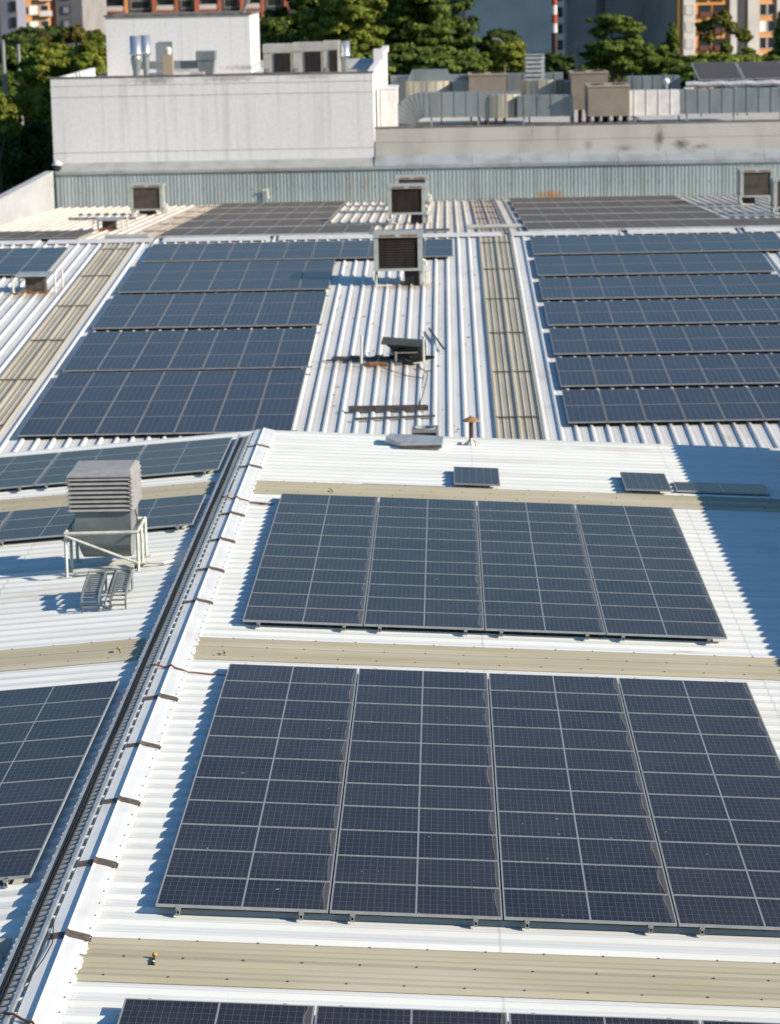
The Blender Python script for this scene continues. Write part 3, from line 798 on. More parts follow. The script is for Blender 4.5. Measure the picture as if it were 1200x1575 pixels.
lead('lead_cable', over_cap(54.7, -0.2, -0.9, .04), .015, M['orange_cable'], 'orange-brown lead crossing the ridge cap to the farther large array', 'leads crossing the ridge cap')
lead('lead_cable', [(-1.62, 29.6, cap_z(-1.6, .06)), (-1.56, 29.2, cap_z(-1.56, .075)), (-1.50, 28.7, cap_z(-1.5, .08)), (-1.53, 28.2, cap_z(-1.53, .08)), (-1.60, 27.7, cap_z(-1.6, .07)), (-1.66, 27.3, cap_z(-1.66, .06))], .007, M['cable'],
     'thin black wire curling on the ridge cap flange near front skylight', None)

# yellow and black roof anchors on the skylights
def anchor(x, y, fz, label, tilt=0.2, sc_=.62):
    t = thing('roof_anchor', label, 'roof anchor', (x, y, fz(x, y) + .03), 'yellow and black roof anchors')
    t.rotation_euler = (-0.9, tilt, random.uniform(0, 1))
    t.scale = (sc_, sc_, sc_)
    b = MB()
    b.lathe((0, 0, 0), [(.028, 0), (.028, .03), (.014, .035), (.014, .06), (.024, .065), (.024, .09), (.014, .095), (.016, .13)], 10)
    b.build('body', M['black'], t)
    MB().lathe((0, 0, .04), [(.018, 0), (.018, .018)], 10).build('band', M['pvc'], t)
    MB().lathe((0, 0, .13), [(.018, 0), (.036, .01), (.038, .04), (.026, .055), (.012, .06)], 10).build('cap', M['yellow'], t)
anchor(-0.33, 28.32, z_r, 'yellow and black roof anchor on the nearest skylight', sc_=.8)
anchor(-0.62, 42.0, z_r, 'yellow and black roof anchor on skylight between the two large arrays')
anchor(0.55, 56.1, z_r, 'yellow and black roof anchor on skylight behind the farther large array')
anchor(-2.33, 42.3, z_l, 'yellow and black roof anchor on skylight next to the cable tray')

# ------------------------------------------------------------------ louvred exhaust hood on its stand
HX0, HX1 = -3.93, -2.86
HZ = z_l(-3.3, 0)
hood = thing('exhaust_hood', 'big grey louvred exhaust hood standing on white legs', 'exhaust hood', (-3.3, 49.0, HZ))
YF, YBk = 48.55, 49.85
b = MB()
z = 1.0
# louvre blades on all four sides
for k in range(8):
    zb = 1.015 + k * 0.083
    fl_ = .055 if k < 7 else .065
    o_ = .07
    # front and back blades: sloping slats
    for (ya, s) in ((YF, -1), (YBk, 1)):
        pr_ = [(ya, zb + .055), (ya + s * o_, zb), (ya + s * o_, zb + .008), (ya, zb + .066)]
        b.prism(pr_ if s < 0 else pr_[::-1], 'x', HX0 - .04, HX1 + .04)
    for (xa, s) in ((HX0, -1), (HX1, 1)):
        o2 = .085
        pr_ = [(xa, zb + .065), (xa + s * o2, zb), (xa + s * o2, zb + .012), (xa, zb + .078)]
        b.prism(pr_ if s > 0 else pr_[::-1], 'y', YF - .06, YBk + .06)
rel(b.build('louvres', M['hood_slat']), hood)
rel(MB().box(HX0 + .02, HX1 - .02, YF + .02, YBk - .02, 1.0, 1.66).build('core', M['black']), hood)
rf = MB()
rf.add([(HX0 - .06, YF - .07, 1.655), (HX1 + .06, YF - .07, 1.655), (HX1 + .06, YBk + .07, 1.655), (HX0 - .06, YBk + .07, 1.655),
        (HX0 - .06, YF - .07, 1.685), (HX1 + .06, YF - .07, 1.685), (HX1 + .06, YBk + .07, 1.685), (HX0 - .06, YBk + .07, 1.685),
        (HX0 + .0, YF + .25, 1.735), (HX1 - .0, YF + .25, 1.735), (HX1 - .0, YBk - .1, 1.745), (HX0 + .0, YBk - .1, 1.745)],
       [(0, 3, 2, 1), (0, 1, 5, 4), (1, 2, 6, 5), (2, 3, 7, 6), (3, 0, 4, 7), (4, 5, 9, 8), (5, 6, 10, 9), (6, 7, 11, 10), (7, 4, 8, 11), (8, 9, 10, 11)])
rel(rf.build('top_sheet', M['hood_slat']), hood)
# body: straight box that curves back underneath like an elbow
bx0, bx1 = HX0 + .05, HX1 - .0
pf_ = [(YF + .02, 1.0), (YF + .02, .58)]
for k in range(1, 9):
    an = k / 8 * rad(62)
    R_ = .95
    pf_.append((YF + .02 + R_ * (1 - math.cos(an)) * .8, .58 - R_ * math.sin(an) * .62))
pf_ += [(YBk - .05, .06), (YBk - .02, .35), (YBk - .02, 1.0)]
bd = MB()
n = len(pf_)
def wx(i, x):
    z_ = pf_[i][1]
    k = max(0.0, (.6 - z_) / .6) * .10
    return x + (k if x < -3.3 else -k * .6)
vs = [(wx(i, bx0), p[0], p[1]) for i, p in enumerate(pf_)] + [(wx(i, bx1), p[0], p[1]) for i, p in enumerate(pf_)]
bd.add(vs, [(i, n + i, n + (i + 1) % n, (i + 1) % n) for i in range(n)] + [tuple(range(n))[::-1], tuple(range(n, 2 * n))])
rel(bd.build('body', M['hood_body']), hood)
sp_ = MB()
vs = [(wx(i, bx1) + .006, p[0], p[1]) for i, p in enumerate(pf_)] + [(wx(i, bx1) + .014, p[0], p[1]) for i, p in enumerate(pf_)]
sp_.add(vs, [(i, n + i, n + (i + 1) % n, (i + 1) % n) for i in range(n)] + [tuple(range(n))[::-1], tuple(range(n, 2 * n))])
rel(sp_.build('side_panel', M['hood_lit_side']), hood)  # sunlit side only: paler sheet over the body, brightness put into its colour
# stand
X0s, X1s = -4.05, -2.72
ZT = .62
for (x, yv) in ((X0s, 48.42), (X1s, 48.42), (X0s, 49.1), (X1s, 49.1), (X0s + .02, 49.75), (X1s, 49.75)):
    b = MB()
    b.bar((x, yv, z_l(x, yv) + .04), (x, yv, ZT), .042)
    b.box(x - .08, x + .08, yv - .08, yv + .08, z_l(x, yv) + .045, z_l(x, yv) + .06)
    rel(b.build('leg', M['stand']), hood)
b = MB()
b.bar((X0s - .02, 48.41, ZT), (X1s + .02, 48.41, ZT + .015), .05)
rel(b.build('front_beam', M['stand']), hood)
rel(MB().bar((X0s, 49.75, ZT), (X1s, 49.75, ZT), .05).build('rear_beam', M['stand']), hood)
for x in (X0s, X1s):
    rel(MB().bar((x, 48.45, ZT + .01), (x, 49.75, ZT + .01), .05).build('side_beam', M['stand']), hood)
rel(MB().bar((X0s, 48.37, ZT - .03), (X1s, 48.37, .06), .035).build('brace', M['stand']), hood)
rel(MB().bar((X0s + .1, 48.55, z_l(-3.9, 0) + .11), (X1s - .1, 48.55, z_l(-2.7, 0) + .11), .07).build('skid', M['stand']), hood)
rel(MB().tube([(HX1 + .03, 49.0, 1.0), (HX1 + .1, 48.8, .85), (HX1 + .13, 48.6, .72), (HX1 + .09, 48.45, .6)], .012, 6).build('strap', M['dark']), hood)

rel(MB().tube([(X1s - .1, 49.0, z_l(-2.8, 0) + .08), (X1s + .15, 48.95, z_l(-2.5, 0) + .07), (X1s + .42, 48.9, z_l(-2.3, 0) + .06), (X1s + .58, 49.05, z_l(-2.1, 0) + .06)], .026, 8).build('conduit', M['pvc']), hood)
rel(MB().tube([(-3.3, 48.9, z_l(-3.3, 0) + .06), (-3.0, 48.7, z_l(-3, 0) + .06), (-2.75, 48.6, z_l(-2.7, 0) + .09)], .03, 8).build('hose', M['black']), hood)
# bent ladder-tray offcuts lying in front of the hood
def offcut(x, wdt, lean, label):
    base = z_l(x, 46)
    t = thing('tray_offcut', label, 'tray offcut', (x, 45.55, base + .045), 'bent ladder tray offcuts by the hood')
    t.rotation_euler = (0, lean, 0.03)
    path = [(0.03, 0.0), (0.0, 0.09), (0.05, 0.19), (0.28, 0.26), (1.45, 0.34)]
    for s in (0, 1):
        b = MB()
        xx = s * wdt
        for i in range(len(path) - 1):
            (ya, za), (yb, zb) = path[i], path[i + 1]
            b.add([(xx - .012, ya, za - .075), (xx + .012, ya, za - .075), (xx + .012, yb, zb - .075), (xx - .012, yb, zb - .075), (xx - .012, ya, za + .05), (xx + .012, ya, za + .05), (xx + .012, yb, zb + .05), (xx - .012, yb, zb + .05)], [(0, 3, 2, 1), (4, 5, 6, 7), (0, 1, 5, 4), (1, 2, 6, 5), (2, 3, 7, 6), (3, 0, 4, 7)])
        b.build('side_rail', M['offcut'], t)
    b = MB()
    seg = 0.125
    for i in range(len(path) - 1):
        (ya, za), (yb, zb) = path[i], path[i + 1]
        ln = math.hypot(yb - ya, zb - za)
        k = seg / 2
        while k < ln:
            q = k / ln
            b.bar((.0, ya + (yb - ya) * q, za + (zb - za) * q), (wdt, ya + (yb - ya) * q, za + (zb - za) * q - .0), .024)
            k += seg
    b.build('rungs', M['offcut'], t)
    for s in (0, 1):
        MB().bar((s * wdt, 1.40, -.0), (s * wdt, 1.42, .33), .03).build('leg', M['offcut'], t)
offcut(-3.40, .30, 0.0, 'bent galvanised tray offcut farthest from the cable tray, before the hood')
offcut(-3.02, .10, 0.25, 'narrow tilted galvanised tray offcut between two wider ones')
offcut(-2.90, .27, 0.0, 'bent galvanised tray offcut nearest the cable tray, before the hood')

# ------------------------------------------------------------------ evaporative coolers
def cooler(x0, yf, base, W, H, leg, D, label, pad='ac_pad', neck=(0.62, 0.95), side='r', rust=True, lintel=.12):
    """x0 left edge, yf front face, base roof height; W wide, H body height, leg clearance below"""
    t = thing('evaporative_cooler', label, 'cooler', (x0, yf, base), 'evaporative coolers on the hall roof')
    z0, z1 = leg, leg + H
    st = .14 * W / 1.5
    b = MB()
    fr_ = .17
    # corner posts, bottom pan, top pan
    for (a, c) in ((0, 0), (W - st, 0), (0, D - st), (W - st, D - st)):
        b.box(a, a + st, c, c + st, z0 + .06, z1 - lintel)
    b.box(-.02, W + .02, -.02, D + .02, z0 - .02, z0 + .06)
    b.box(-.03, W + .03, -.03, D + .03, z1 - lintel, z1)
    b.build('casing', M['ac_case'], t)
    pd = MB()
    n = 11
    pd.box(st + .005, W - st - .005, .06, .09, z0 + .065, z1 - lintel - .005)
    for k in range(n):
        z = z0 + .1 + k * (H - lintel - .16) / n
        pd.prism([(.03, z), (.06, z + .035), (.06, z + .045), (.03, z + .01)], 'x', st + .005, W - st - .005)
    pd.build('pad', M[pad], t)
    for s, xx in (('l', .05), ('r', W - .08)):
        MB().box(xx, xx + .03, st + .005, D - st - .005, z0 + .065, z1 - lintel - .005).build('side_panel', M['ac_case'] , t)
    MB().box(st + .005, W - st - .005, D - .09, D - .06, z0 + .065, z1 - lintel - .005).build('rear_pad', M[pad], t)
    if rust:
        MB().box(W * .12, W * .44, -.036, -.031, z1 - lintel * .75, z1 - lintel * .25).box(W * .56, W * .9, -.036, -.031, z1 - lintel * .75, z1 - lintel * .25).build('label_strip', M['rust'], t)
    MB().box(W * neck[0], W * neck[1], .15, D * .7, .02, z0 - .02).build('duct_neck', M['black'], t)
    for (a, c) in ((.06, .1), (W - .06, .1), (.06, D - .1), (W - .06, D - .1)):
        MB().bar((a, c, .03), (a, c, z0 - .02), .05).build('leg', M['ac_case'], t)
    p = MB()
    p.tube([(W + .12, .25, .05), (W + .12, .25, leg + .25), (W + .0, .25, leg + .32)], .045, 8)
    p.tube([(W + .2, .1, .05), (W + .2, .1, leg - .05), (W + .1, .12, leg - .02)], .035, 8)
    p.box(W + .05, W + .22, .02, .2, leg - .05, leg + .12)
    p.build('pipework', M['pvc'], t)
    q = MB()
    q.tube([(.0, -.05, leg), (-.03, -.12, leg * .5), (.08, -.16, .1), (.3, -.12, .06), (.6, -.05, .06)], .022, 6)
    q.build('hose', M['pvc'], t)
    return t
cooler(0.60, 90.1, z_f(0, 90.1), 1.62, 1.22, .55, 1.35, 'big pale cooler with dark pad standing before the middle panel strip', neck=(.62, .93))
cooler(0.66, 110.6, z_b(0, 110.6), 1.52, 1.16, .42, 1.3, 'dark-padded cooler directly behind the big cooler', neck=(.60, .92))
cooler(0.66, 128.1, z_b(0, 128.1), 1.52, 1.16, .25, 1.3, 'cooler half hidden behind another, against the corrugated wall', 'ac_pad_grey')
cooler(-11.42, 123.4, z_b(0, 123.4), 1.50, 1.15, .25, 1.25, 'grey-padded cooler before the corrugated wall near the white parapet', 'ac_pad_grey', neck=(.25, .72))
cooler(16.36, 122.7, z_b(0, 122.7), 1.50, 1.22, .40, 1.25, 'brown-padded cooler with rusty top near the end of corrugated wall', 'ac_pad_grey', neck=(.1, .45))
cooler(16.72, 113.1, z_b(0, 113.1), 1.50, 1.22, .28, 1.25, 'cooler cut by the photo edge before the brown-padded one', 'ac_pad_grey', neck=(.2, .5))

def stub(x, y, fz, W, H, label, lid='lid', posts=4, tilt=0.0):
    base = fz(x, y)
    t = thing('duct_stub', label, 'duct stub', (x, y, base), 'open duct stubs left on the hall roof')
    MB().box(.28 * W, .78 * W, .1, .75, .01, H).build('neck', M['dark'], t)
    MB().box(.24 * W, .82 * W, .05, .8, .0, .055).build('base_flashing', M['rust'], t)
    b = MB()
    b.prism([(.1 * W, H + .01), (.95 * W, H + .01 + tilt), (1.02 * W, H + .06 + tilt), (.02 * W, H + .06)], 'y', -.1, 1.0)
    b.build('lid', M['galv'], t)
    for k, (a, c) in enumerate(((-.04, .0), (1.08 * W, .0), (.0, 1.1), (1.15 * W, 1.1))[:posts]):
        MB().tube([(a, c, .02), (a, c, H * (1.02 + .12 * (k % 2)))], .036, 8).build('post', M['pvc'], t)
    MB().tube([(-.1, -.25, .05), (.1 * W, -.28, .06), (.3 * W, -.1, .14), (.5 * W, -.12, .06), (.9 * W, -.1, .05)], .028, 6).build('hose', M['rust'], t)
stub(-11.5, 89.9, z_f, 1.28, .58, 'black duct stub with galvanised lid beside the edge panels')
stub(-11.25, 109.3, z_b, 1.05, .42, 'low black duct stub before the grey-padded cooler')
# collapsed stub in the middle of the roof
xm, ym = 1.45, 76.9
t = thing('duct_stub', 'torn black duct stub with a bent lid on the bare middle roof', 'duct stub', (xm, ym, z_f(xm, ym)), 'open duct stubs left on the hall roof')
b = MB()
b.add([(-.02, .1, .04), (.85, .1, .04), (.85, .9, .04), (-.02, .9, .04), (.08, .05, .36), (.82, .12, .36), (.86, .95, .5), (-.1, .8, .46)], [(0, 1, 5, 4), (1, 2, 6, 5), (2, 3, 7, 6), (3, 0, 4, 7), (4, 5, 6, 7)])
b.build('neck', M['black'], t)
MB().add([(-.34, -.10, .60), (.84, -.16, .52), (.90, .9, .57), (-.30, .85, .68), (-.34, -.10, .62), (.84, -.16, .54), (.90, .9, .59), (-.30, .85, .70)], [(0, 3, 2, 1), (4, 5, 6, 7), (0, 1, 5, 4), (1, 2, 6, 5), (2, 3, 7, 6), (3, 0, 4, 7)]).build('lid', M['lid_dark'], t)
rg2 = random.Random(5)
for k in range(9):
    cx, cy = rg2.uniform(-.25, .95), rg2.uniform(-.35, .3)
    zb_ = rg2.uniform(.03, .42)
    q = [(cx + rg2.uniform(-.28, .28), cy + rg2.uniform(-.12, .12), zb_ + rg2.uniform(-.1, .14)) for _ in range(4)]
    q2 = [(a, b_ + .012, c) for a, b_, c in q]
    MB().add(q + q2, [(0, 1, 2, 3), (7, 6, 5, 4), (0, 4, 5, 1), (1, 5, 6, 2), (2, 6, 7, 3), (3, 7, 4, 0)]).build('torn_scrap', M['black'] if k % 3 else M['dark'], t)
MB().add([(-.2, -.05, .58), (.8, -.05, .52), (.62, .05, .30), (.12, .0, .34), (-.2, .6, .6), (.8, .6, .54), (.7, .6, .3), (.05, .6, .34)], [(0, 1, 2, 3), (4, 7, 6, 5), (0, 3, 7, 4), (1, 5, 6, 2)]).build('torn_skirt', M['black'], t)
MB().box(.06, .12, -.06, -.02, .04, .38).box(.1, .72, -.05, -.02, .33, .36).build('bracket', M['alu_far'], t)
for a, c, h in ((.88, -.08, .82), (.95, .75, .6)):
    MB().tube([(a, c, .02), (a, c, h)], .04, 8).build('post', M['stand'], t)
MB().tube([(.1, -.12, .05), (.5, -.16, .05), (1.0, -.1, .06)], .02, 6).build('pipe', M['pvc'], t)
tag(MB().tube([(0.53, 77.0, z_f(0, 77) + .02), (0.56, 76.95, z_f(0, 77) + .86)], .038, 8).build('pipe_post', M['pvc']), 'thin white pipe post standing on bare roof beside torn duct stub', 'pipe post')
db = MB()
rg3 = random.Random(3)
top_ = [(-.35 + 1.7 * k / 9, .07 + rg3.uniform(.0, .09)) for k in range(10)]
db.prism([(-.35, .05), (1.35, .05)] + top_[::-1], 'y', 77.45, 77.75)
db.add([(-.6, 77.2, .06), (.1, 77.3, .06), (.1, 77.36, .075), (-.6, 77.26, .075)], [(0, 1, 2, 3)])
o = db.build('crushed_duct', M['dark'], loc=(0, 0, z_f(0, 77.5)))
tag(o, 'crushed dark piece of duct lying beside torn duct stub', 'debris')
o = MB().tube([(.62, 76.55, .085), (.8, 76.5, .10), (1.05, 76.55, .10), (1.3, 76.5, .085)], .06, 8).build('insulation_scrap', M['rust'], loc=(0, 0, z_f(0, 76.5)))
tag(o, 'orange insulation scrap lying before crushed duct', 'debris')
o = MB().bar((2.46, 81.9, z_f(0, 81.9) + .1), (2.92, 78.6, z_f(0, 78.6) + .1), .05).build('loose_bar', M['dark'])
tag(o, 'dark loose bar lying slantwise on roof behind torn duct stub', 'bar')
# battens
for i, (x0, x1, y, dz, lb) in enumerate(((0.38, 2.50, 70.45, .14, 'upper of two long dark battens on the bare middle roof'), (0.58, 2.68, 69.5, .055, 'lower of two long dark battens on the bare middle roof'))):
    b = MB()
    zz = z_f(0, y) + .053
    if i == 0:
        b.box(x0, x1, y - .07, y - .02, zz, zz + dz).box(x0, x1 - .05, y + .03, y + .08, zz, zz + dz)
        b.box(x0 + .05, x1 - .1, y - .02, y + .03, zz, zz + dz * .3)
    else:
        b.add([(x0, y - .2, zz), (x1, y + .1, zz), (x1, y + .2, zz), (x0, y - .1, zz), (x0, y - .2, zz + dz), (x1, y + .1, zz + dz), (x1, y + .2, zz + dz), (x0, y - .1, zz + dz)], [(0, 3, 2, 1), (4, 5, 6, 7), (0, 1, 5, 4), (1, 2, 6, 5), (2, 3, 7, 6), (3, 0, 4, 7)])
    tag(b.build('batten', M['dark']), lb, 'batten', 'dark battens')
# old lid and open box at the near roof's far edge
t = thing('sheet_lid', 'flat galvanised lid lying at the far edge of near roof', 'metal lid', (1.55, 61.7, z_r(1.55, 61.7) + .05))
MB().add([(0, .45, .0), (.35, .0, .0), (1.32, .0, -.06), (1.36, .75, -.06), (.1, .85, .0), (0, .45, .16), (.35, .0, .09), (1.32, .0, .03), (1.36, .75, .10), (.1, .85, .17)],
         [(4, 3, 2, 1, 0), (5, 6, 7, 8, 9), (0, 1, 6, 5), (1, 2, 7, 6), (2, 3, 8, 7), (3, 4, 9, 8), (4, 0, 5, 9)]).build('sheet', M['galv'], t)
MB().box(.3, 1.3, -.012, -.004, -.04, .02).build('edge_trim', M['dark'], t)
t = thing('vent_box', 'small open square vent box with a round opening behind the flat lid', 'vent box', (2.14, 63.65, z_f(2.1, 63.7)))
b = MB()
for (x0, x1, y0, y1) in ((0, .64, 0, .03), (0, .64, .57, .6), (0, .03, .03, .57), (.61, .64, .03, .57)):
    b.box(x0, x1, y0, y1, .04, 1.06)
b.build('casing', M['alu_far'], t)
rg_ = MB()
rg_.lathe((.32, .3, 1.0), [(.27, 0), (.27, .07), (.23, .07), (.23, 0)], 24)
rg_.build('ring', M['galv'], t)
MB().box(.05, .59, -.012, -.003, .5, .98).build('front_opening', M['black'], t)
t = thing('vent_pipe', 'rusty pipe with a conical cap at the far edge of near roof', 'vent pipe', (3.56, 62.6, z_r(3.56, 62.6)))
MB().lathe((0, 0, .02), [(.052, 0), (.052, .60)], 12).build('pipe', M['rust_dark'], t)
MB().lathe((0, 0, .58), [(.21, 0), (.205, .015), (.06, .10), (.015, .125)], 16).build('cap', M['rust_tan'], t)
b = MB()
for an in (200, 270, 335):
    b.bar((0.03 * math.cos(rad(an)), 0.03 * math.sin(rad(an)), .17), (.24 * math.cos(rad(an)), .3 * math.sin(rad(an)), .05), .04)
b.lathe((0, 0, .0), [(.13, 0), (.12, .05), (.06, .13)], 12)
b.build('flashing', M['pvc'], t)
o = MB().box(0, 2.0, 0, .12, 0, .03).build('metal_strip', M['galv'], loc=(1.15, 57.0, z_r(2.2, 57) + .07)); o.rotation_euler = ROT_R
tag(o, 'long thin metal strip lying by skylight below the lone panel', 'metal strip')
lb_ = MB()
for k in range(150):
    x = random.uniform(-.7, 4.1); y = random.uniform(64.5, 99)
    if (x - .211) % .4055 < .08 or (x - .211) % .4055 > .33: continue
    zz = z_f(x, y) + .006; a_ = random.uniform(0, 3.14); r_ = random.uniform(.02, .07) * (1.6 if k % 17 == 0 else 1)
    p4 = [(x + r_ * math.cos(a_ + q), y + r_ * 1.2 * math.sin(a_ + q), zz + .02 * random.random()) for q in (0, 1.3, 3.0, 4.5)]
    lb_.add(p4, [(0, 1, 2, 3)])
tag(lb_.build('roof_litter', M['dark']), 'scattered dry leaves and grit on the bare middle roof', 'litter', kind='stuff')
lead('lead_cable', [(2.2, 76.2, z_f(0, 76.2) + .08), (2.45, 75.2, z_f(0, 75.2) + .07), (2.4, 73.6, z_f(0, 73.6) + .07), (2.3, 71.8, z_f(0, 71.8) + .07), (2.25, 70.6, z_f(0, 70.6) + .07)], .014, M['cable'], 'thin black wire running from torn duct stub to the dark battens', None)
lead('lead_cable', [(1.2, 76.0, z_f(0, 76) + .08), (1.9, 74.9, z_f(0, 74.9) + .07), (2.3, 74.6, z_f(0, 74.6) + .07)], .012, M['cable'], 'short black wire curling below torn duct stub', None)
# conduits along and across the ridge and the grey pipes on the far slope
def conduit(pts, r, m, label, grp='conduits on the hall roof'):
    tag(MB().tube(pts, r, 8).build('conduit', m, smooth=False), label, 'conduit', grp)
conduit([(3.85, 104.2, z_b(0, 104.2) + .16), (5.92, 104.4, z_b(0, 104.4) + .16)], .09, M['ac_case'], 'pale conduit across far skylight just behind the ridge by panel rows')
conduit([(-9.85, 101.6, z_b(0, 101.6) + .16), (-8.2, 101.5, z_b(0, 101.5) + .16)], .09, M['ac_case'], 'pale conduit at the ridge before low duct stub')
conduit([(-1.75, 120.6, z_b(0, 120.6) + .12), (0.6, 120.5, z_b(0, 120.5) + .12)], .06, M['duct'], 'grey conduit farther from ridge beside the hidden cooler')
conduit([(-1.8, 108.8, z_b(0, 108.8) + .12), (0.7, 108.5, z_b(0, 108.5) + .12), (0.75, 110, z_b(0, 110) + .12)], .06, M['duct'], 'grey conduit nearer the ridge beside the coolers')
conduit([(14.5, 119.4, z_b(0, 119.4) + .12), (16.3, 119.6, z_b(0, 119.6) + .12)], .06, M['duct'], 'grey conduit farther from ridge leading to the brown-padded cooler')
conduit([(14.6, 110.6, z_b(0, 110.6) + .12), (16.7, 110.6, z_b(0, 110.6) + .12)], .06, M['duct'], 'grey conduit nearer the ridge leading to the cooler at photo edge')
conduit([(-13.6, 118.6, z_b(0, 118.6) + .12), (-10.6, 118.3, z_b(0, 118.3) + .12)], .06, M['duct'], 'grey conduit before the grey-padded cooler by the parapet')

# ------------------------------------------------------------------ left parapet and back buildings
pw = MB()
pw.box(-16.62, -16.32, 63.5, 133.2, -9, 1.2).box(-16.68, -16.28, 63.5, 133.2, 1.202, 1.28)
M['parapet'] = mat('parapet_paint', (0.44, 0.46, 0.48), 0.8, 0, (0.36, 0.37, 0.375), 0.8, (1, .3, 1.5), 0.9)
tag(pw.build('parapet_wall', M['parapet']), 'white parapet wall along the edge of the hall roof before the trees', 'wall')

YW, YB = 133.66, 134.5
back = thing('plant_building', 'white plastered plant building with a square roof tower behind corrugated cladding', 'building', (-8, 140, -9))
# corrugated cladding
pfx = []
x = -16.3
k = 0
while x < 24.0:
    pfx += [(x, 0.0), (x + .05, .0), (x + .065, .018), (x + .10, .018), (x + .115, 0.0)]
    x += .115 + (.05 if k % 3 else .10); k += 1
cl = MB()
n = len(pfx)
ztop, zbot = 1.10, -0.75
vs = [(px_, YW - d, zbot) for px_, d in pfx] + [(px_, YW - d, ztop) for px_, d in pfx]
cl.add(vs, [(i, i + 1, n + i + 1, n + i) for i in range(n - 1)])
x = -16.2
while x < 23.8:
    cl.lathe((x, YW - .05, .22 + random.uniform(-.02, .02)), [(.02, 0), (.02, .045)], 6, 1)
    x += .61
rel(cl.build('cladding', [M['clad'], M['flash_blue']]), back)
cp = MB()
cp.prism([(YW - .10, 1.06), (YW - .11, 1.20), (YB + .0, 1.56), (YB + .0, 1.50), (YW - .04, 1.14), (YW - .04, 1.06)], 'x', -16.28, -0.46)
rel(cp.build('cap_flashing', M['flash']), back)
cp = MB()
x = -0.46
k = 0
while x < 24:
    x2 = min(24, x + 2.4)
    d = .0 if k % 2 else .006
    if not (18.0 < x < 19.0 and False):
        cp.prism([(YW - .10, 1.06), (YW - .115 - d, 1.23 + d), (YB - .12, 1.60 + d), (YB + .0, 1.66 + d), (YB + .0, 1.58), (YW - .04, 1.14), (YW - .04, 1.06)], 'x', x, x2 - .012)
    x = x2; k += 1
rel(cp.build('cap_flashing', M['flash_blue']), back)
# the small ledge gap under the white wall
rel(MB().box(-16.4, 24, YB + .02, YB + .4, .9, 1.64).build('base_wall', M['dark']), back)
# white front wall, with real joints
wf = MB()
zs = [1.56, 2.05, 4.78, 5.32, 5.72]
for i in range(4):
    wf.box(-16.45, -0.50, YB, YB + .25, zs[i] + (.022 if i else 0), zs[i + 1])
wf.box(-16.43, -0.52, YB + .03, YB + .25, 1.5, 5.70, 1)
wf.box(-16.50, -0.44, YB - .03, YB + .28, 5.722, 5.80, 1)
rel(wf.build('front_wall', [M['plaster'], M['coping']]), back)
sw = MB()
sw.box(-0.75, -0.502, YB + .252, 170, 1.0, 5.70)
sw.box(-0.78, -0.46, YB + .29, 152, 5.702, 5.79)
zq = at(592, 75, 152.5).z
sw.box(-0.90, -0.36, 152.1, 153.2, 5.2, zq)
sw.box(-0.80, -0.44, 153.3, 172, 5.702, zq - .35)
rel(sw.build('side_wall', M['plaster']), back)
lw = MB().box(-16.45, -16.2, YB + .252, 150, -9, 5.70)
rel(lw.build('side_wall', M['plaster']), back)
rel(MB().box(-16.19, -0.77, YB + .26, 172, 5.0, 5.25).build('flat_roof', M['plaster_dirty']), back)
rel(MB().box(-16.4, 24, YB + .41, 170, -9, 0.9).build('lower_wall', M['plaster']), back)
rel(MB().box(-16.0, -8.6, 171, 171.2, 5.3, 5.9).build('rear_parapet', M['plaster']), back)
# tower
YT = 150.0
a_ = at(162, 25, YT); b_ = at(384, 22, YT)
TX0, TX1 = a_.x, b_.x
TZ = 8.42
tw = MB().box(TX0, TX1, YT, YT + 7.5, 5.2, TZ)
tw.box(TX0 - .08, TX1 + .08, YT - .08, YT + 7.58, TZ + .003, TZ + .12, 1)
two = tw.build('tower', [M['plaster'], M['coping']]); rel(two, back)
p0, p1 = at(244, 64, YT - .06), at(266, 92, YT - .06)
dr = MB().box(p0.x + .06, p1.x - .06, YT - .05, YT - .004, 5.26, p0.z - .06).build('door', M['door'], two)
dfm = MB().box(p0.x, p0.x + .055, YT - .07, YT - .003, 5.26, p0.z).box(p1.x - .055, p1.x, YT - .07, YT - .003, 5.26, p0.z).box(p0.x + .056, p1.x - .056, YT - .07, YT - .003, p0.z - .055, p0.z)
dfm.build('door_frame', M['alu_far'], two)
# dish bracket leaning on the tower's edge
q = at(374, 20, 149.9)
o = MB().tube([(q.x, 149.95, TZ + .13), (q.x + .25, 149.7, TZ + .75)], .09, 8).tube([(q.x + .25, 149.7, TZ + .75), (q.x + .3, 149.5, TZ + .95)], .16, 8).build('lamp_bracket', M['alu_far'])
tag(o, 'small tilted floodlight on the top edge of the white tower', 'floodlight')

# annex with ducts to the right
ann = thing('annex_building', 'low rendered annex with dark stains carrying the galvanised ducts', 'building', (12, 140, -9))
aw = MB()
aw.box(-0.44, 24, YB, YB + .3, 1.66, 2.28).box(-0.44, 24, YB, YB + .3, 2.30, 3.0).box(-.42, 24, YB + .02, YB + .3, 1.6, 3.0)
aw.box(-0.46, 24, YB - .03, YB + .33, 3.002, 3.06, 1)
rel(aw.build('parapet', [M['plaster_dirty'], M['coping']]), ann)
rel(MB().box(-0.3, 24, YB + .45, 168, 0.92, 2.35).build('flat_roof', M['plaster_dirty']), ann)

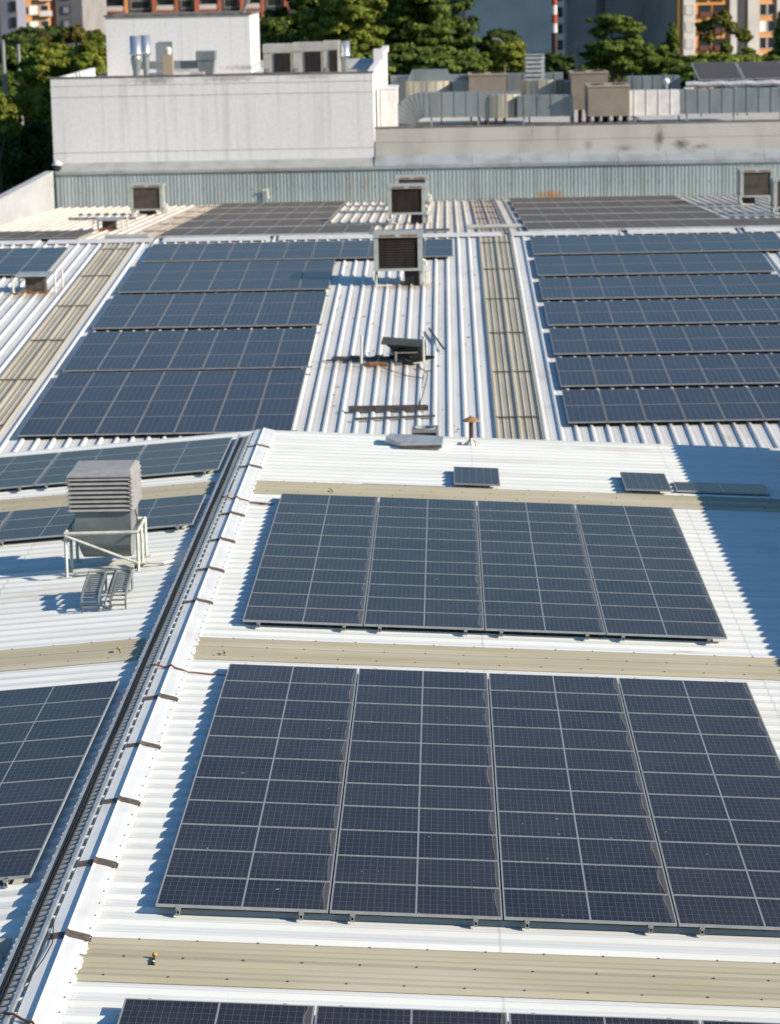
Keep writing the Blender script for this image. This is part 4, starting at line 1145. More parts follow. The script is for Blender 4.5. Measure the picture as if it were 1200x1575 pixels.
AZ = 2.37
def seam_duct(x0, x1, y0, y1, z0, z1, pitch, axis='x'):
    b = MB().box(x0, x1, y0, y1, z0, z1)
    if axis == 'x':
        x = x0 + pitch / 2
        while x < x1:
            b.box(x - .02, x + .02, y0 - .025, y1 + .025, z0 - .02, z1 + .025); x += pitch
    else:
        y = y0 + pitch / 2
        while y < y1:
            b.box(x0 - .025, x1 + .025, y - .02, y + .02, z0 - .02, z1 + .025); y += pitch
    return b
def duct(label, parts, m='duct'):
    t = thing('air_duct', label, 'air duct', (parts[0][0], parts[0][2], AZ), 'galvanised air ducts on the annex')
    for p in parts:
        o = seam_duct(*p[:6], p[6], p[7] if len(p) > 7 else 'x').build('duct_run', M[m]); rel(o, t)
    for p in parts:
        xx = p[0] + .3
        while xx < p[1]:
            rel(MB().box(xx, xx + .08, p[2] + .1, p[2] + .2, AZ - .02, p[4] - .021).build('foot', M['alu_far']), t); xx += 2.4
    return t
# front run: quarter elbow at its left end, then a straight run
t = duct('front galvanised duct that starts in a big segmented elbow', [(2.0, 5.0, 139.6, 140.9, 3.2, 4.45, .62), (6.75, 9.6, 139.6, 140.9, 3.15, 4.2, .70)])
b = MB()
n = 9
prev = None
cx_, cz_ = 2.0, 2.75
for k in range(n):
    a0, a1 = rad(90) + rad(80) * k / n, rad(90) + rad(80) * (k + 1) / n
    r0, r1 = .45, 1.70
    P = lambda r, a, y: (cx_ + r * math.cos(a) * 1.0, y, cz_ + r * math.sin(a))
    vs = [P(r0, a0, 139.6), P(r1, a0, 139.6), P(r1, a1, 139.6), P(r0, a1, 139.6), P(r0, a0, 140.9), P(r1, a0, 140.9), P(r1, a1, 140.9), P(r0, a1, 140.9)]
    b.add(vs, [(0, 1, 2, 3), (7, 6, 5, 4), (1, 5, 6, 2), (0, 3, 7, 4), (0, 4, 5, 1), (3, 2, 6, 7)])
    e = .03
    am = a0 + .012
    vs = [P(r0 - e, a0 - .012, 139.575), P(r1 + e, a0 - .012, 139.575), P(r1 + e, am, 139.575), P(r0 - e, am, 139.575), P(r0 - e, a0 - .012, 140.925), P(r1 + e, a0 - .012, 140.925), P(r1 + e, am, 140.925), P(r0 - e, am, 140.925)]
    b.add(vs, [(0, 1, 2, 3), (7, 6, 5, 4), (1, 5, 6, 2), (0, 3, 7, 4), (0, 4, 5, 1), (3, 2, 6, 7)])
rel(b.build('elbow', M['duct']), t)
def round_seg(cx, cy, r, z0, z1, m, a0=180, a1=360, name='curved_bend', seams=8):
    """upright curved duct face"""
    b = MB()
    N_ = 14
    vs = []
    for z in (z0, z1):
        for k in range(N_ + 1):
            an = rad(a0 + (a1 - a0) * k / N_)
            vs.append((cx + r * math.cos(an), cy + r * math.sin(an), z))
    vs += [(cx, cy, z0), (cx, cy, z1)]
    fs = [(k, k + 1, N_ + 2 + k, N_ + 1 + k) for k in range(N_)]
    fs += [(N_ + 1 + k, N_ + 2 + k, 2 * N_ + 3) for k in range(N_)] + [(k + 1, k, 2 * N_ + 2) for k in range(N_)]
    b.add(vs, fs)
    for k in range(0, N_ + 1, 2):
        an = rad(a0 + (a1 - a0) * k / N_)
        x, y = cx + r * math.cos(an), cy + r * math.sin(an)
        b.box(x - .025, x + .025, y - .025, y + .025, z0, z1 + .02)
    return b.build(name, m)
M['duct_cream'] = mat('duct_cream', (0.50, 0.47, 0.37), 0.45, 0.3, (0.36, 0.34, 0.28), 2.0, (2, 2, .2))
t = thing('air_duct', 'cream upright curved duct bend between the two front duct runs', 'air duct', (6.0, 140.2, AZ), 'galvanised air ducts on the annex')
rel(round_seg(6.0, 140.7, .95, 3.1, 4.3, M['duct_cream'], 190, 350), t)
rel(MB().box(4.95, 5.5, 140.0, 141.2, 3.1, 4.42).box(5.0, 7.0, 140.72, 142.5, 3.1, 4.35).build('duct_run', M['duct']), t)
t = duct('rear galvanised duct passing behind the beige units', [(0.1, 9.5, 148.5, 149.8, 3.5, 5.0, .85)])
t = thing('air_duct', 'cream curved duct bend with sloping top behind the elbow', 'air duct', (2.1, 147.3, AZ), 'galvanised air ducts on the annex')
rel(round_seg(2.2, 147.8, 1.25, 3.3, 4.75, M['duct_cream'], 185, 330), t)
rel(MB().prism([(1.0, 4.75), (3.4, 4.75), (3.2, 5.35), (1.3, 5.35)], 'y', 147.2, 148.4).build('sloping_top', M['duct']), t)
rel(MB().box(3.4, 4.5, 147.4, 148.4, 3.3, 4.75).build('duct_run', M['duct']), t)
t = thing('air_duct', 'cream curved duct bend under the upright louvred cowl', 'air duct', (8.2, 146, AZ), 'galvanised air ducts on the annex')
rel(round_seg(8.3, 146.6, 1.15, 3.4, 4.75, M['duct_cream'], 190, 350), t)
rel(MB().box(9.3, 10.2, 146.2, 147.6, 3.4, 4.65).build('duct_run', M['duct']), t)
duct('long bright galvanised duct under the far solar panels', [(15.1, 24.0, 139.7, 141.2, 3.15, 4.35, .62)])
t = duct('short white painted duct between beige unit and long duct', [(12.45, 15.08, 139.7, 141.0, 3.1, 4.35, .62)], 'white')
duct('rear dark galvanised duct behind the white painted duct', [(12.8, 15.6, 145.5, 146.8, 3.4, 4.85, .55)])
# louvred cowl
t = thing('louvred_cowl', 'upright louvred metal cowl above a cream duct bend', 'cowl', (7.9, 147, AZ))
p0, p1 = at(808, 85, 147), at(838, 126, 147)
W_ = p1.x - p0.x
rel(MB().box(p0.x + .04, p1.x - .04, 147.02, 147.7, p1.z - .5, p0.z).build('body', M['galv']), t)
b = MB()
for k in range(6):
    z = p1.z + .08 + k * (p0.z - p1.z - .05) / 6
    b.prism([(147.02, z + .14), (146.9, z), (146.9, z + .03), (147.02, z + .19)], 'x', p0.x, p1.x)
b.box(p0.x, p1.x, 146.9, 147.75, p0.z + .003, p0.z + .05)
rel(b.build('louvres', M['galv']), t)
# beige rooftop units
def unit(x0, x1, y0, d, z0, z1, label):
    t = thing('rooftop_unit', label, 'rooftop unit', ((x0 + x1) / 2, y0, AZ), 'beige rooftop units')
    rel(MB().box(x0, x1, y0, y0 + d, z0, z1).build('casing', M['unit']), t)
    b = MB().box(x0 - .04, x1 + .04, y0 - .04, y0 + d + .04, z1 + .003, z1 + .07)
    rel(b.build('top_panel', M['unit_top']), t)
    for k in (.25, .78):
        c = x0 + (x1 - x0) * k
        rel(MB().lathe((c, y0 + d * .35, z1 + .072), [(.36, 0), (.36, .05), (.30, .05), (.28, .02)], 20).build('fan', M['black']), t)
    b = MB()
    for k in range(5):
        xx = x0 + .05 + (x1 - x0 - .2) * k / 4
        b.box(xx, xx + .1, y0 + .05, y0 + d - .05, AZ - .02, z0 - .003)
    rel(b.build('base_rail', M['dark']), t)
    return t
unit(10.35, 12.45, 138.9, 3.6, 3.15, 4.62, 'front beige rooftop unit beside the white painted duct')
unit(9.75, 11.7, 144.6, 3.0, 3.2, 5.1, 'taller beige rooftop unit right behind the front one')
unit(4.35, 6.35, 146.0, 2.6, 3.5, 5.05, 'beige rooftop unit between cream duct bend and louvred cowl')
# white tank-like box left of the elbow
t = thing('white_box', 'small white plastered housing beside the segmented elbow', 'housing', (0.1, 139, AZ))
p0, p1 = at(590, 137, 139), at(612, 190, 139)
rel(MB().box(-0.25, p1.x, 139, 142, 2.71, p0.z).box(-.28, p1.x + .04, 138.96, 142.04, p0.z + .002, p0.z + .08).build('casing', M['white']), t)
# far solar panels on a sloping table
for k in range(3):
    x = 16.3 + k * 2.4
    t = thing('solar_module', f'{ORD[k + 1]} wide panel from cowl side of sloping table above the long duct', 'solar panel', (x, 142.6, 4.75), 'panels on the annex table')
    t.rotation_euler = (0.16, 0, 0)
    MB().box(0, 2.36, 0, .05, -.05, 0).box(0, 2.36, 4.45, 4.5, -.05, 0).box(0, .05, .051, 4.449, -.05, 0).box(2.31, 2.36, .051, 4.449, -.05, 0).build('frame', M['alu'], t)
    MB().box(.051, 2.309, .051, 4.449, -.03, -.006).build('cell_sheet', pv_table, t)
    MB().bar((.2, .3, -2.0), (.2, .3, -.05), .06).bar((2.1, .3, -2.0), (2.1, .3, -.05), .06).bar((.2, 4.2, -2.6), (.2, 4.2, -.05), .06).build('leg', M['galv'], t)
# foil-covered pipe below the table
pts = [(15.6 + i * .45, 142.2, 4.52 + .03 * math.sin(i * 2.1)) for i in range(18)]
tag(MB().tube(pts, .16, 10).build('foil_pipe', M['foil'], smooth=False), 'crinkled foil-wrapped pipe along the edge of sloping solar table', 'pipe')
o = MB().lathe((14.6, 142.5, 4.3), [(.08, 0), (.08, .25), (.17, .3), (.19, .45), (.12, .55), (.03, .58)], 14).build('turbine_vent', M['white'], smooth=True)
tag(o, 'small white turbine vent behind white painted duct', 'vent')

# condensers and vents on the white building
def condenser(x0, x1, y0, d, z0, z1, grilles, label):
    t = thing('condenser_unit', label, 'condenser', ((x0 + x1) / 2, y0, z0), 'condensers on the white building')
    rel(MB().box(x0, x1, y0, y0 + d, z0, z1 - .42).box(x0 - .02, x1 + .02, y0 - .03, y0 + d + .03, z1 - .417, z1).build('casing', M['cond']), t)
    for a, b_ in grilles:
        g_ = MB()
        g_.box(a, b_, y0 - .045, y0 - .01, z0 + .04, z1 - .45)
        n = 9
        for k in range(n):
            z = z0 + .08 + k * (z1 - z0 - .55) / n
            g_.box(a, b_, y0 - .06, y0 - .046, z, z + .02)
        rel(g_.build('coil_grille', M['ac_pad']), t)
    rel(MB().box(x0 + .1, x0 + .3, y0 - .04, y0 - .005, z0 + .3, z0 + .62).build('service_box', M['alu_far']), t)
YC = 138.5
pa = [at(q, 90, YC).x for q in (405, 422, 447, 450, 469, 494, 497, 507, 519, 521)]
condenser(pa[0], pa[3] - .03, YC, 2.2, 5.26, 7.08, [(pa[1], pa[2])], 'condenser with brown coil nearest the white tower')
condenser(pa[3], pa[6] - .03, YC, 2.2, 5.26, 7.13, [(pa[4], pa[5])], 'middle condenser with brown coil in the row of three')
condenser(pa[6], pa[9], YC, 2.2, 5.26, 7.18, [(pa[7], pa[8])], 'narrow condenser beside the bright steel vent')
def steel_vent(x, y, z0, z1, r, label, cone=True):
    t = thing('steel_vent', label, 'vent', (x, y, z0), 'bright steel vents on the white building')
    h = z1 - z0
    MB().lathe((0, 0, 0), [(r * .62, 0), (r * .62, h * .2), (r * .98 if cone else r * .7, h * .5), (r * .8, h * .56)], 18).build('stack', M['duct'], t, smooth=False)
    MB().lathe((0, 0, h * .565), [(r * .85, 0), (r * 1.12, .08), (r * 1.12, .16), (r, .2), (r, h * .435), (r * .9, h * .435)], 20).build('cowl', M['galv_bright'], t, smooth=True)
p = at(208, 55, 141); steel_vent(p.x, 141, 5.25, p.z, .30, 'front one of the twin bright steel vents before the tower')
p = at(223, 54, 142.2); steel_vent(p.x, 142.2, 5.25, p.z, .27, 'rear one of the twin bright steel vents before the tower', False)
p = at(530, 63, 140); steel_vent(p.x, 140, 5.25, p.z, .27, 'single bright steel vent beside the narrow condenser', False)
# horizontal duct and hood before the tower
t = thing('roof_duct', 'grey duct run with a raised box before the tower door', 'air duct', (-10, 142.5, 5.25))
p0, p1 = at(215, 95, 142.5), at(305, 105, 142.5)
rel(MB().box(p0.x, p1.x, 142.5, 143.3, p1.z, p0.z).build('duct_run', M['duct']), t)
p0, p1 = at(301, 79, 142.3), at(331, 92, 142.3)
p2 = at(307, 105, 142.3); p3 = at(326, 105, 142.3)
b = MB().box(p0.x, p1.x, 142.2, 143.5, p1.z, p0.z)
b.add([(p2.x, 142.3, 5.26), (p3.x, 142.3, 5.26), (p3.x, 143.4, 5.26), (p2.x, 143.4, 5.26), (p0.x + .05, 142.25, p1.z - .003), (p1.x - .05, 142.25, p1.z - .003), (p1.x - .05, 143.4, p1.z - .003), (p0.x + .05, 143.4, p1.z - .003)],
      [(0, 1, 5, 4), (1, 2, 6, 5), (2, 3, 7, 6), (3, 0, 4, 7)])
rel(b.build('raised_box', M['duct']), t)
p0, p1 = at(250, 84, 138.2), at(266, 117, 138.2)
t = thing('masonry_stub', 'tan masonry stub with a pale bucket on top at the front edge', 'masonry stub', (p0.x, 138.2, 5.25))
rel(MB().box(p0.x, p1.x, 138.2, 138.9, 5.26, p0.z).build('shaft', M['unit_top']), t)
rel(MB().lathe(((p0.x + p1.x) / 2, 138.55, p0.z + .003), [(.16, 0), (.2, .28), (.12, .36)], 12).build('bucket', M['pvc']), t)
o = MB().box(-12.0, -10.9, 138.6, 139.4, 5.26, 5.75).build('equipment_case', M['white']); tag(o, 'low white case beside the tan masonry stub', 'case')
o = MB().box(-9.9, -9.2, 138.6, 139.2, 5.26, 5.78).box(-9.85, -9.25, 138.58, 138.599, 5.35, 5.7).build('equipment_case', M['cond']); tag(o, 'low grey case under the raised duct box', 'case')
o = MB().tube([(-8.9, 138.0, 5.62), (-5.8, 137.8, 5.66), (-4.6, 138.2, 5.64)], .07, 6).build('conduit', M['dark']); tag(o, 'dark conduit along the white building edge beside condensers', 'conduit', 'conduits on the hall roof')
# CCTV camera at the wall corner
p = at(88, 256, 133.2)
t = thing('security_camera', 'dome security camera on the corner of the white building', 'camera', (p.x, 133.2, p.z))
MB().lathe((0, 0, -.25), [(.05, 0), (.17, .08), (.22, .22), (.22, .3)], 14).build('dome', M['glass_dark'], t, smooth=True)
MB().lathe((0, 0, .055), [(.26, 0), (.25, .08), (.12, .2), (.03, .24)], 14).build('shell', M['white'], t, smooth=True)
MB().bar((0, 0, .1), (.1, .9, .1), .06).build('arm', M['white'], t)
# white pipe bend on cladding
o = MB().tube([at(404, 293, 133.5), at(412, 291, 133.5), at(413, 305, 133.5)], .06, 8).build('wall_pipe', M['pvc']); tag(o, 'white pipe bend fixed on the corrugated cladding', 'pipe')
# rust patch on the cladding: a corroded plate
M['rust_patch'] = mat('rust_patch', (0.42, 0.22, 0.06), 0.85, 0, (0.26, 0.22, 0.14), 1.8, (1, 1, 2), 1.0, .35, .6)

# ------------------------------------------------------------------ trees
def tree(name, label, x, y, zb, blobs, n, leaf, m, group=None, trunk_r=.35, m2=None, share2=0.0, flat=1.0):
    """blobs: (dx, dy, z, rx, ry, rz) in metres from (x, y), absolute z"""
    n = int(n * 2.2); leaf = leaf * .66
    t = thing(name, label, 'tree', (x, y, zb), group)
    top = max(b[2] for b in blobs)
    b = MB()
    cz = sum(q[2] for q in blobs) / len(blobs)
    fork = zb + (cz - zb) * .55
    b.tube([(0, 0, 0), (.15, .1, (fork - zb) * .5), (0, 0, fork - zb)], [trunk_r * 1.25, trunk_r, trunk_r * .8], 8)
    for q in blobs:
        mid = (q[0] * .45 + random.uniform(-.3, .3), q[1] * .45, (fork - zb) + (q[2] - fork) * .55)
        b.tube([(0, 0, fork - zb - .2), mid, (q[0], q[1], q[2] - zb)], [trunk_r * .6, trunk_r * .35, trunk_r * .1], 6)
    b.build('trunk', M['bark'], t)
    vol = np.array([(q[3] * q[4] + q[4] * q[5] + q[3] * q[5]) for q in blobs]); vol = vol / vol.sum()
    cs, us = [], []
    for q, sh in zip(blobs, vol):
        k = max(20, int(n * sh))
        # sub-clumps on the blob's skin so it is lumpy with gaps
        nc = max(14, int(26 + k / 260))
        d = rng.normal(size=(nc, 3)); d /= np.linalg.norm(d, axis=1)[:, None]
        rr = rng.uniform(.45, 1.0, nc)[:, None]
        cc = d * rr
        cr = rng.uniform(.10, .34, nc)
        idx = rng.integers(0, nc, k)
        e = rng.normal(size=(k, 3)); e /= np.linalg.norm(e, axis=1)[:, None]
        pts = cc[idx] + e * (cr[idx] * rng.uniform(.5, 1.0, k) ** .5)[:, None] * np.array([1.15, 1.15, .75 * flat])
        cs.append(pts * np.array(q[3:6]) + np.array([q[0], q[1], q[2] - zb]))
        us.append(e * .7 + d[idx] * .5)
    c = np.concatenate(cs); u = np.concatenate(us)
    k = len(c)
    u = u + rng.normal(size=(k, 3)) * .45 + np.array([0, 0, .45])
    u /= np.linalg.norm(u, axis=1)[:, None]
    a = np.cross(u, rng.normal(size=(k, 3))); a /= np.linalg.norm(a, axis=1)[:, None]
    bb = np.cross(u, a)
    s = (leaf * rng.uniform(.6, 1.3, k))[:, None]
    v = np.stack([c - a * s * .5, c + bb * s * .32, c + a * s * .5, c - bb * s * .32], 1).reshape(-1, 3)
    me = bpy.data.meshes.new('crown')
    me.vertices.add(4 * k); me.vertices.foreach_set('co', v.ravel())
    me.loops.add(4 * k); me.loops.foreach_set('vertex_index', np.arange(4 * k))
    me.polygons.add(k); me.polygons.foreach_set('loop_start', np.arange(0, 4 * k, 4)); me.polygons.foreach_set('loop_total', np.full(k, 4))
    me.materials.append(m)
    if m2 is not None:
        me.materials.append(m2)
        me.polygons.foreach_set('material_index', (rng.random(k) < share2).astype(np.int32))
    me.update(calc_edges=True)
    o = bpy.data.objects.new('crown', me); COL.objects.link(o); o.parent = t
    return t

GZ = -9.0
def tree_px(label, Y, spots, n, leaf, m, name='broadleaf_tree', m2=None, share2=0.0, flat=1.0, depth=1.0, trunk=.35):
    """spots: (px, py, rx_px, ry_px) of crown masses at depth Y"""
    s = FPX / ((Y - 0) * 1.0)
    ps = [at(q[0], q[1], Y) for q in spots]
    cx = sum(p.x for p in ps) / len(ps)
    bl = []
    for p, q in zip(ps, spots):
        rx = q[2] / s; rz = q[3] / s
        bl.append((p.x - cx, random.uniform(-.5, .5) * rx * depth, p.z, rx, rx * depth, rz))
    return tree(name, label, cx, Y, GZ, bl, n, leaf, m, 'trees beyond the roofs', trunk, m2, share2, flat)
# trees left of the white building
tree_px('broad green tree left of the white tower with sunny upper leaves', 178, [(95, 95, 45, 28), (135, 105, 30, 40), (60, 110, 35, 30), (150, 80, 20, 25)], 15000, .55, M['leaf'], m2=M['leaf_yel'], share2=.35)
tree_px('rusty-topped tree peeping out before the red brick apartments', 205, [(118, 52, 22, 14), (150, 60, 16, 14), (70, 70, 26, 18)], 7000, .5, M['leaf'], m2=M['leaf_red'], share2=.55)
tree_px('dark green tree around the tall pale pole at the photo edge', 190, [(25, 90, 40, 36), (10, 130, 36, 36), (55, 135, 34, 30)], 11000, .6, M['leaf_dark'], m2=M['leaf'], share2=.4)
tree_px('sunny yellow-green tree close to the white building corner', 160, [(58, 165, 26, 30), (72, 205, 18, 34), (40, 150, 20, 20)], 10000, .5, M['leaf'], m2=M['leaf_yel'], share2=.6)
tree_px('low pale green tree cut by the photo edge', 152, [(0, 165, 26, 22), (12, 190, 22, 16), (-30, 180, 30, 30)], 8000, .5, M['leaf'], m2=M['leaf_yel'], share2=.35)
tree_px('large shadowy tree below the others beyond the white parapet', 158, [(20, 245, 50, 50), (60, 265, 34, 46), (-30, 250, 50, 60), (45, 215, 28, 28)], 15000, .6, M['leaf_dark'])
# the wood behind the white building
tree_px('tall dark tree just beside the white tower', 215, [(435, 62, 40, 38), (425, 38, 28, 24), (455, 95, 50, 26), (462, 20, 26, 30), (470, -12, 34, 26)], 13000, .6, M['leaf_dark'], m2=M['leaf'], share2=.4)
tree_px('broad sunny-topped tree behind the condensers', 208, [(510, 35, 55, 36), (545, 60, 45, 30), (480, 85, 50, 22), (540, 5, 50, 36)], 18000, .6, M['leaf'], m2=M['leaf_yel'], share2=.25, flat=.7)
tree_px('low round tree directly behind the condensers', 195, [(450, 88, 32, 18), (500, 95, 40, 18), (555, 98, 34, 20)], 9000, .5, M['leaf'], m2=M['leaf_yel'], share2=.25)
tree_px('very tall dark tree in the middle of the wood', 235, [(600, -5, 60, 40), (590, 50, 50, 40), (560, -20, 50, 40)], 14000, .65, M['leaf_dark'], m2=M['leaf'], share2=.25)
tree_px('big layered tree at the right end of the wood', 212, [(650, 20, 55, 40), (680, 60, 50, 34), (630, 75, 60, 34), (700, 90, 36, 22), (640, -25, 50, 34)], 22000, .6, M['leaf'], m2=M['leaf_dark'], share2=.45, flat=.7)
tree_px('low leafy tree behind the rear duct', 190, [(620, 100, 40, 20), (670, 102, 40, 20), (720, 100, 30, 20), (585, 105, 30, 16)], 11000, .5, M['leaf'], m2=M['leaf_dark'], share2=.4)
tree_px('small black-green tree before the grey tower block', 250, [(772, 62, 30, 18), (760, 75, 26, 18)], 8000, .55, M['leaf_dark'])
tree_px('pale yellow-green bamboo-like tree beside the louvred cowl', 200, [(785, 78, 22, 16), (795, 95, 18, 16), (755, 95, 24, 14)], 8000, .5, M['leaf_yel'], m2=M['leaf'], share2=.4)
# right: umbrella tree and shrubs before the orange block
tree_px('umbrella-shaped tree standing out before the slate tower block', 200, [(938, 30, 30, 10), (962, 42, 28, 11), (925, 48, 18, 8), (935, 72, 34, 12), (968, 66, 26, 12), (950, 95, 44, 16), (915, 85, 22, 10), (985, 85, 22, 14)], 17000, .5, M['leaf'], m2=M['leaf_dark'], share2=.3, flat=.6)
tree_px('bushy tree between umbrella tree and orange block', 205, [(1010, 85, 26, 20), (1035, 98, 30, 14), (1035, 60, 10, 22), (990, 105, 30, 14)], 10000, .5, M['leaf'], m2=M['leaf_dark'], share2=.4)
tree_px('thin open tree before the orange apartment block', 230, [(1085, 40, 14, 8), (1110, 28, 16, 12), (1125, 42, 12, 10), (1088, 58, 12, 8), (1145, 55, 14, 10), (1118, 72, 10, 12)], 4200, .5, M['leaf'], m2=M['leaf_red'], share2=.35, trunk=.22)
tree_px('wide low tree under the orange apartment block', 195, [(1080, 98, 34, 14), (1120, 95, 30, 14), (1060, 108, 30, 10), (1150, 92, 24, 16)], 11000, .5, M['leaf'], m2=M['leaf_yel'], share2=.2)
tree_px('dark tree at the photo edge beside the orange block', 210, [(1190, 95, 26, 16), (1205, 60, 16, 50), (1165, 102, 24, 12), (1215, 100, 30, 20)], 10000, .5, M['leaf_dark'], m2=M['leaf'], share2=.5)
# undergrowth that closes the gaps between crowns
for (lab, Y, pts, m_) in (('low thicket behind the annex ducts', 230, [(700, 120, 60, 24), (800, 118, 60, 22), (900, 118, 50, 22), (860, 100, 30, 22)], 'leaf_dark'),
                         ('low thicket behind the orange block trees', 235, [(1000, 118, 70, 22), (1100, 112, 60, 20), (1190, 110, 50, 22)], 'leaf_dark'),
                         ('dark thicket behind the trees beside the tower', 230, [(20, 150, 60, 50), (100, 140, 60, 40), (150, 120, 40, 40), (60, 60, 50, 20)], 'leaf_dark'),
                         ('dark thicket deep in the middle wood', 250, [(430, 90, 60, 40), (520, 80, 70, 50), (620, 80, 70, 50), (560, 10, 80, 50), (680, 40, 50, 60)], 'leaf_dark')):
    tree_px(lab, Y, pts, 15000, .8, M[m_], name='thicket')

# ------------------------------------------------------------------ apartment blocks far behind
def apt(label, px, Y, W, D, H, rz, wallm, z0=-9.0):
    p = at(px, 60, Y)
    t = thing('apartment_block', label, 'building', (p.x, Y, z0), None, rz)
    MB().box(-W / 2, W / 2, 0, D, 0, H).build('wall', wallm, t)
    return t
def win(t, x0, x1, z0, z1, glass, frame, y=-.0, dep=.12):
    f = MB()
    e = .09
    f.box(x0 - e, x0, y - dep, y + .0, z0 - e, z1 + e).box(x1, x1 + e, y - dep, y + .0, z0 - e, z1 + e).box(x0, x1, y - dep, y, z0 - e, z0).box(x0, x1, y - dep, y, z1, z1 + e)
    o = f.build('window', frame, t)
    MB().box(x0, x1, y - dep * .6, y - .01, z0, z1).build('pane', glass, o)
def zpx(y, Y):
    return at(600, y, Y).z + 9.0
YA = 470.0
FL = 2.65
# A: orange block at the photo edge
t = apt('narrow orange block with white-blinded windows at the photo edge', 52, YA, 6.2, 14, 40, rad(20), M['orange'])
zref = zpx(5, YA)
for k in range(-3, 4):
    zc = zref + k * FL
    win(t, -1.9, -.7, zc - .6, zc + .6, M['glass_dark'], M['pale'])
    win(t, -.5, .9, zc - .75, zc + .8, M['blind'], M['pale'])
    b = MB().box(1.0, 3.2, -1.0, -.01, zc - 1.05, zc - .85).box(1.0, 3.2, -1.0, -.92, zc - .84, zc - .1)
    b.build('balcony', M['pale'], t)
    win(t, 1.4, 2.7, zc - .75, zc + .8, M['glass_dark'], M['pale'])
t = apt('shaded lavender block before the side of the narrow orange block', 15, YA - 10, 2.9, 6, 42, rad(-6), M['lav'])  # the face's shade is put into the dark lavender wall colour
for k in range(-3, 4):
    zc = zref + k * FL + .8
    win(t, .4, 1.25, zc - .7, zc + .8, M['glass_dark'], M['charcoal'])
t = apt('shaded dark block between orange block and brick balconies', 98, YA + 50, 8.0, 14, 42, rad(-12), M['slate'])
for k in range(-3, 4):
    zc = zref + k * FL - .6
    win(t, .2, 1.6, zc - .6, zc + .7, M['slate2'], M['charcoal'])
    MB().box(-3.0, -1.2, -.3, -.01, zc - 1.3, zc + 1.3).build('brick_panel', M['dkbrown'], t)
# B: brick block with framed balconies
t = apt('long brick-red block with framed glass balconies behind the white tower', 272, YA + 75, 46.5, 14, 42, rad(8), M['charcoal'])
zb0 = zpx(33, YA + 75)
FB = FL * 1.12
xs = [1.16 * q for q in (-17.6, -13.4, -8.8, -4.1, -0.2, 3.2, 7.2, 11.0, 14.6, 18.6)]
for i, x in enumerate(xs):
    MB().box(x, x + (.95 if i % 2 else .7), -1.0, -.01, 0, 42).build('pier', M['orange'] if i == 2 else M['brick'], t)
for k in range(-2, 4):
    z = zb0 + k * FB
    for i in range(len(xs) - 1):
        xa, xb = xs[i] + .96, xs[i + 1] - .01
        if i in (2, 4, 6, 8):
            win(t, xa + .4, xb - .4, z + .5, z + 2.0, M['glass_dark'], M['slate2'])
            continue
        f = MB().box(xa, xb, -.9, -.01, z - .2, z + .2).build('balcony', M['brick'], t)
        MB().box(xa, xb, -.86, -.83, z + .21, z + 1.1).build('rail', M['slate2'], f)
        win(t, xa + .3, xb - .3, z + .4, z + 2.1, M['glass_dark'], M['slate'])
# C: grey blank gable block
t = apt('grey block with a blank gable and a stack of dark balconies', 792, YA - 20, 16.5, 20, 46, rad(-12), M['slate2'])
zc0 = zpx(30, YA - 20)
for k in range(-4, 4):
    z = zc0 + k * FL
    MB().box(-9.6, -8.26, .3, 3, z - .2, z + .9).build('balcony', M['lav'], t)
    win(t, 6.9, 7.9, z, z + 1.4, M['glass_dark'], M['charcoal'])
MB().box(-11.5, -9.61, 1.5, 14, 0, 46).build('stair_tower', M['charcoal'], t)
MB().box(8.26, 13.0, 3.0, 14, 0, 46).build('recess_wall', M['slate'], t)
# D: slate blank block with a bright white window strip
t = apt('slate blue blank-walled block with a bright stair window strip', 945, YA - 10, 19.5, 20, 48, rad(-11), M['slate2'])
for k in range(-4, 5):
    z = zc0 + k * FL
    MB().box(-9.9, -9.76, .2, 2.2, z - .3, z + .9).build('balcony', M['charcoal'], t)
    win(t, 8.6, 9.6, z - .2, z + 2.0, M['blind'], M['pale'])
MB().box(9.76, 14.0, 2.5, 18, 0, 48).build('return_wall', M['slate'], t)
# E: orange apartment block
t = apt('orange apartment block with pale window bays on the right', 1122, YA - 30, 17.5, 16, 44, rad(16), M['orange'])
MB().box(-9.3, -8.76, .6, 15, 0, 44).build('side_wall', M['slate'], t)
ze0 = zpx(30, YA - 30)
for (a, b_, nm) in ((-8.0, -6.0, 'window_bay'), (-.1, 1.1, 'window_bay'), (3.0, 4.9, 'window_bay'), (8.0, 8.7, 'window_bay')):
    MB().box(a, b_, -.5, -.01, 0, 44).build(nm, M['pale'], t)
MB().box(1.12, 2.6, -.2, -.01, 0, 44).build('recess', M['charcoal'], t)
for k in range(-4, 4):
    z = ze0 + k * FL
    win(t, -7.6, -6.5, z, z + 1.4, M['slate2'], M['pale'], -.5)
    for (a, b_) in ((-5.2, -3.2), (-2.7, -.6)):
        win(t, a, b_, z - .4, z + 1.3, M['glass_dark'], M['dkbrown'])
        f = MB().box(a, b_, -.5, -.42, z - .5, z + .3).build('balcony', M['dkbrown'], t)
    for (a, b_, gm_) in ((5.2, 6.3, 'blind' if k % 2 else 'glass_dark'), (6.6, 7.7, 'glass_dark')):
        win(t, a, b_, z - .4, z + 1.3, M[gm_], M['pale'])

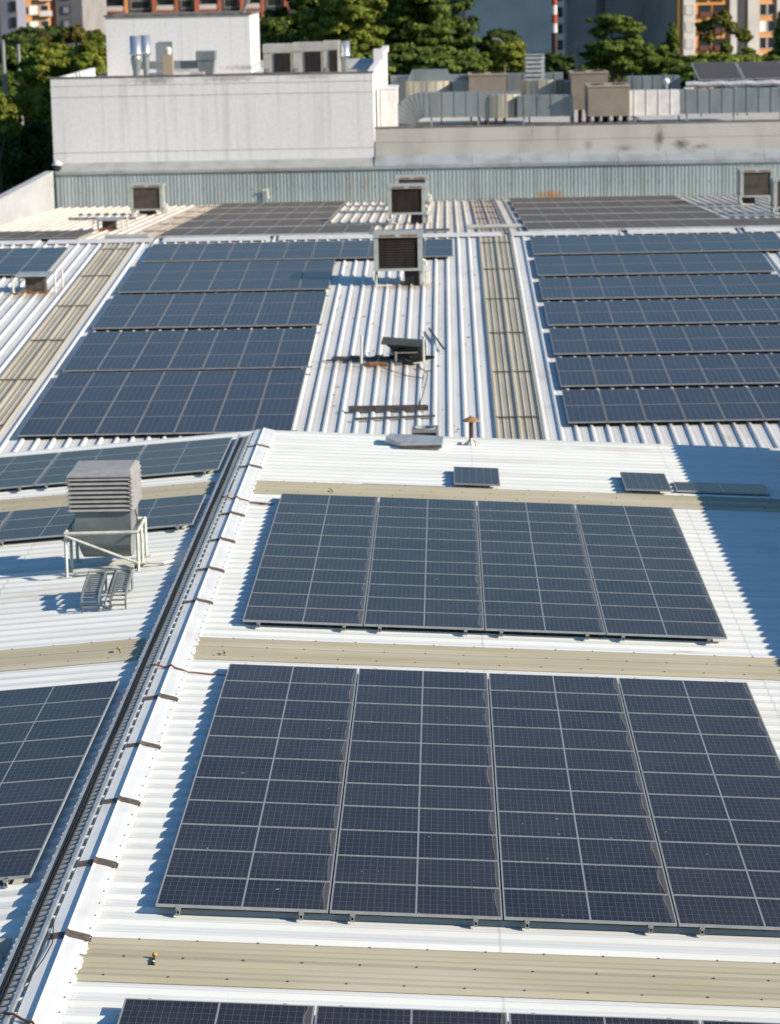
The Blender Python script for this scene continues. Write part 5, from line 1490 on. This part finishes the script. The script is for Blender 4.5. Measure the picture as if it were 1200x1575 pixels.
# ------------------------------------------------------------------ mast, poles, wires
Ym = 240
p = at(853, 50, Ym)
t = thing('radio_mast', 'red and white banded mast rising behind the louvred cowl', 'mast', (p.x, Ym, GZ))
za = at(853, 50, Ym).z - GZ
MB().lathe((0, 0, 0), [(.34, 0), (.26, za)], 10).build('lower_mast', M['mast_dark'], t)
zz = za
for k in range(6):
    h = 0.78
    MB().lathe((0, 0, zz + .002), [(.25 - k * .004, 0), (.245 - k * .004, h)], 10).build('band', M['white'] if k % 2 == 0 else M['red'], t)
    zz += h + .004
def lamp_pole(px, y_top, Y, r, label, arm=None):
    p = at(px, y_top, Y)
    t = thing('utility_pole', label, 'pole', (p.x, Y, GZ), 'poles beyond the roofs')
    MB().lathe((0, 0, 0), [(r * 1.3, 0), (r, p.z - GZ)], 10).build('shaft', M['pole'], t)
    if arm:
        MB().tube([(0, 0, p.z - GZ - .1), (arm * .5, 0, p.z - GZ + .3), (arm, 0, p.z - GZ + .36)], .05, 6).build('arm', M['pole'], t)
        MB().box(arm - .1, arm + .3, -.1, .1, p.z - GZ + .3, p.z - GZ + .42).build('lamp_head', M['alu_far'], t)
    return p
lamp_pole(4, 62, 181, .13, 'tall pale pole among the trees at the photo edge')
lamp_pole(28, 68, 183, .11, 'shorter pale pole among the trees near the orange block')
lamp_pole(887, 62, 200, .12, 'pale pole rising behind the beige rooftop units')
lamp_pole(776, 66, 206, .05, 'curved lamp pole before the small black-green tree', -.8)
def wire(pa_, pb_, sag, label):
    a, b = Vector(pa_), Vector(pb_)
    pts = [a.lerp(b, k / 10) - Vector((0, 0, sag * 4 * (k / 10) * (1 - k / 10))) for k in range(11)]
    tag(MB().tube(pts, .022, 5).build('overhead_wire', M['wire']), label, 'wire', 'overhead wires')
wire(at(887, 60, 200), at(800, 82, 205), .3, 'upper overhead wire leaving the pale pole behind beige units')
wire(at(887, 95, 200), at(790, 112, 205), .3, 'lower overhead wire leaving the pale pole behind beige units')
wire(at(5, 64, 181), at(75, 42, 175), .5, 'overhead wire rising from the tall pale pole to the orange block')
